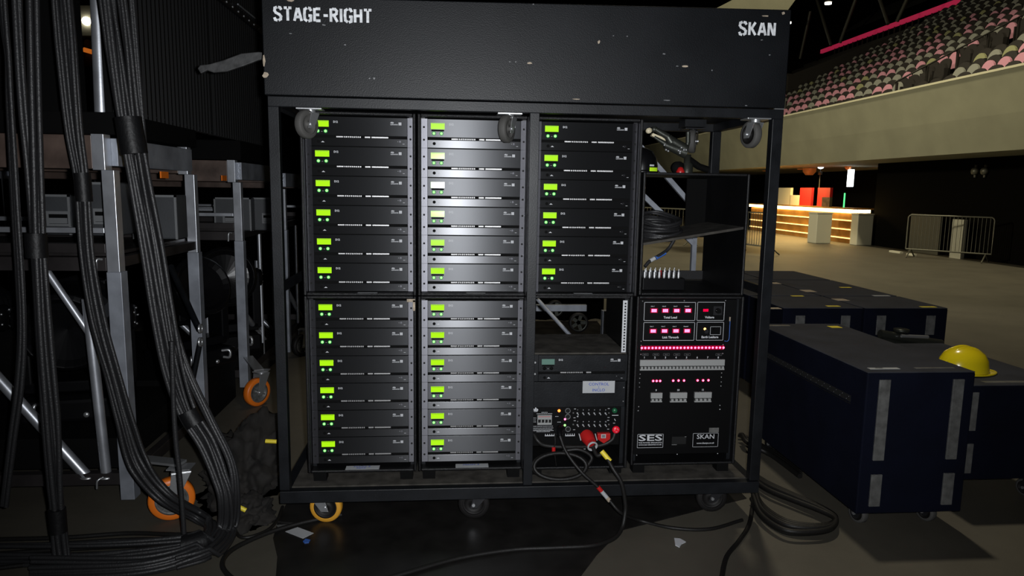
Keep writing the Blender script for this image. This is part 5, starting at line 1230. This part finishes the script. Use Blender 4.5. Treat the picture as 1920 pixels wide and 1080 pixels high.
# moving-head lights stored on the carts
def moving_light(label, c, s=1.0, rz=0.0, tilt=0.3):
    t = thing('moving_light', label, 'stage light', c, 'black stage lights stored in the carts', rz)
    MB().box((-0.19*s, -0.17*s, 0), (0.19*s, 0.17*s, 0.10*s), M['gloss']).build('lamp_base', t, 0.02)
    m = MB()
    for q in (-1, 1): m.bar((q*0.19*s, 0, 0.12*s), (q*0.19*s, 0, 0.46*s), 0.05*s, 0.14*s, M['gloss'], up=(0, 1, 0))
    m.bar((-0.20*s, 0, 0.13*s), (0.20*s, 0, 0.13*s), 0.14*s, 0.05*s, M['gloss']); m.build('yoke', t, 0.01)
    ax = Vector((0, -math.cos(tilt), math.sin(tilt)))
    m = MB(); m.lathe((0, 0, 0.42*s), ax, [(0.001, -0.20*s), (0.09*s, -0.195*s)]+[(0.10*s+(0.045*s if j % 2 else 0.028*s)+0.004*s*j, (-0.19+0.018*j//1*1.0)*s if False else (-0.19+0.018*j)*s) for j in range(9)]+[(0.15*s, -0.01*s), (0.15*s, 0.03*s), (0.175*s, 0.05*s), (0.175*s, 0.17*s), (0.155*s, 0.185*s), (0.13*s, 0.16*s), (0.001, 0.13*s)], M['gloss'], 28, False)
    for q in range(6): m.box((math.cos(q)*0.15*s-0.02, math.sin(q)*0.10*s-0.02, (0.42+0.13*math.sin(q*1.3))*s-0.03), (math.cos(q)*0.15*s+0.03, math.sin(q)*0.10*s+0.03, (0.42+0.13*math.sin(q*1.3))*s+0.04), M['gloss'])
    m.build('lamp_head', t, 0.006)
    for q in (-1, 1):
        m = MB(); m.lathe((q*0.215*s, 0, 0.42*s), (q, 0, 0), [(0.05*s, -0.02*s), (0.06*s, 0), (0.05*s, 0.02*s), (0.001, 0.022*s)], M['gloss'], 18)
        for k in range(5): m.lathe((q*0.236*s, 0.038*s*math.cos(k*1.257), 0.42*s+0.038*s*math.sin(k*1.257)), (q, 0, 0), [(0.005*s, 0), (0.004*s, 0.004*s), (0.0004, 0.005*s)], M['zinc'], 8)
        m.build('tilt_lock', t)
    for q in (-1, 1): MB().tube(spline([(q*0.10*s, -0.17*s, 0.05*s), (q*0.12*s, -0.20*s, 0.05*s), (q*0.12*s, -0.20*s, 0.09*s), (q*0.09*s, -0.17*s, 0.09*s)], 4), 0.008*s, M['zinc'], 8).build('carry_handle', t)
    m = MB(); m.lathe((0.06*s, -0.171*s, 0.03*s), (0, -1, 0), [(0.012*s, 0), (0.010*s, 0.006), (0.001, 0.007)], M['zinc'], 12)
    m.build('lock_button', t)
    return t
moving_light('black stage light on the floor of the second cart, right of the second leg', (-1.78, 2.62, 0.30), 1.35, 0.5, 0.2)
moving_light('black stage light in the nearest cart between bundles and front leg', (-1.98, 0.80, 0.36), 1.25, 0.2, -0.2)
moving_light('black stage light in the nearest cart at the photo edge', (-2.62, 0.85, 0.36), 1.25, -0.2, 0.2)
moving_light('black stage light in the nearest cart behind the front leg', (-1.76, 1.85, 0.36), 1.2, 0.9, 0.4)
for (x, y, d, z) in ((-1.98, 0.80, 0.45, 0.30), ):
    pass
for i, (x0_, x1_, y0_, y1_, z_) in enumerate([(-3.1, -1.58, 0.36, 1.32, 0.352), (-3.1, -1.58, 1.45, 2.25, 0.352), (-3.1, -1.52, 2.38, 3.38, 0.292)]):
    m = MB(); m.box((x0_, y0_, 0.196 if i != 1 else 0.0), (x1_, y1_, z_), M['dark']); tag(m.build('tray', None, 0.004), ['shallow black tray in the bottom of the nearest cart', 'black plinth between the first and second carts', 'shallow black tray in the bottom of the second cart'][i], 'tray')
# hinged strap pair on the second leg
t = thing('folding_stay', 'hinged black folding stay with rings on the second aluminium leg', 'bracket', (0, 0, 0))
qa = lambda px, py: PX(px, py, -1.44)
MB().tube([qa(320, 500), qa(374, 618)], 0.017, M['frame'], 10).build('stay_arm', t)
MB().tube([qa(376, 640), qa(360, 720)], 0.015, M['frame'], 10).build('stay_arm', t)
for py in (616, 641):
    c = PX(376, py, -1.42); MB().lathe(c, (1, 0, 0.0), [(0.028, -0.006), (0.028, 0.006), (0.021, 0.006), (0.021, -0.006), (0.028, -0.006)], M['zinc'], 20).build('ring', t)
t = thing('folded_stand', 'dull aluminium folded stand leaning behind the open shelf case', 'stand', (0, 0, 0))
V_ = PY(1304, 400, 1.25)
for (p_, q_) in (((1212, 288), (1268, 352)), ((1178, 340), (1225, 385))):
    a, b_ = PY(*p_, 1.25), PY(*q_, 1.25); d = b_-a; k = (V_.x-a.x)/d.x
    MB().bar(a-d*0.3, a+d*k, 0.03, 0.03, M['aludull']).build('stand_brace', t)
MB().bar((V_.x, 1.25, 0.0), (V_.x, 1.25, 1.62), 0.03, 0.03, M['aludull']).build('stand_post', t)
MB().box((V_.x-0.25, 1.05, 0.003), (V_.x+0.1, 1.45, 0.02), M['aludull']).build('stand_foot', t)
# cart behind the racks, seen through the control rack
t = thing('rear_cart', 'aluminium cart with spoked casters seen through the control rack', 'cart', (1.0, 2.9, 0))
q = lambda px, py, y=2.9: PY(px, py, y)-Vector((1.0, 2.9, 0))
a, b_ = q(1005, 584), q(1090, 572); MB().box((a.x, 0, a.z), (b_.x+0.05, 0.05, b_.z), M['aludull']).build('bottom_beam', t, 0.003)
zb = a.z
for (px, py, R_) in ((1044, 582, 0.075), (1083, 603, 0.085)):
    c = q(px, py); YW = 0.10 if px < 1060 else -0.04; m = MB()
    m.lathe((c.x, YW, c.z), (0, 1, 0), [(R_*0.82, -0.025), (R_, -0.025), (R_, 0.025), (R_*0.82, 0.025)], M['rubberdark'], 28); w_ = m.build('wheel', t)
    m = MB(); m.lathe((c.x, YW, c.z), (0, 1, 0), [(R_*0.84, -0.02), (R_*0.76, -0.02), (R_*0.76, 0.02), (R_*0.84, 0.02)], M['clamp'], 28)
    for k in range(5):
        a_ = k*2*math.pi/5; m.bar((c.x, YW, c.z), (c.x+R_*0.8*math.cos(a_), YW, c.z+R_*0.8*math.sin(a_)), 0.03, 0.014, M['clamp'], up=(0, 1, 0))
    m.build('wheel_spokes', w_)
MB().box((-0.6, 0.02, 0.0), (-0.53, 0.09, zb), M['aludull']).box((0.42, 0.02, 0.0), (0.49, 0.09, zb), M['aludull']).build('leg', t)
a, b_ = PY(1014, 568, 0.74), PY(1079, 640, 0.56)
t = thing('leaning_tube', 'dull aluminium tube leaning diagonally behind the control rack', 'tube', (0, 0, 0))
d = (b_-a); MB().tube([a-d*0.4, b_], 0.011, M['aludull'], 14).build('tube', t)
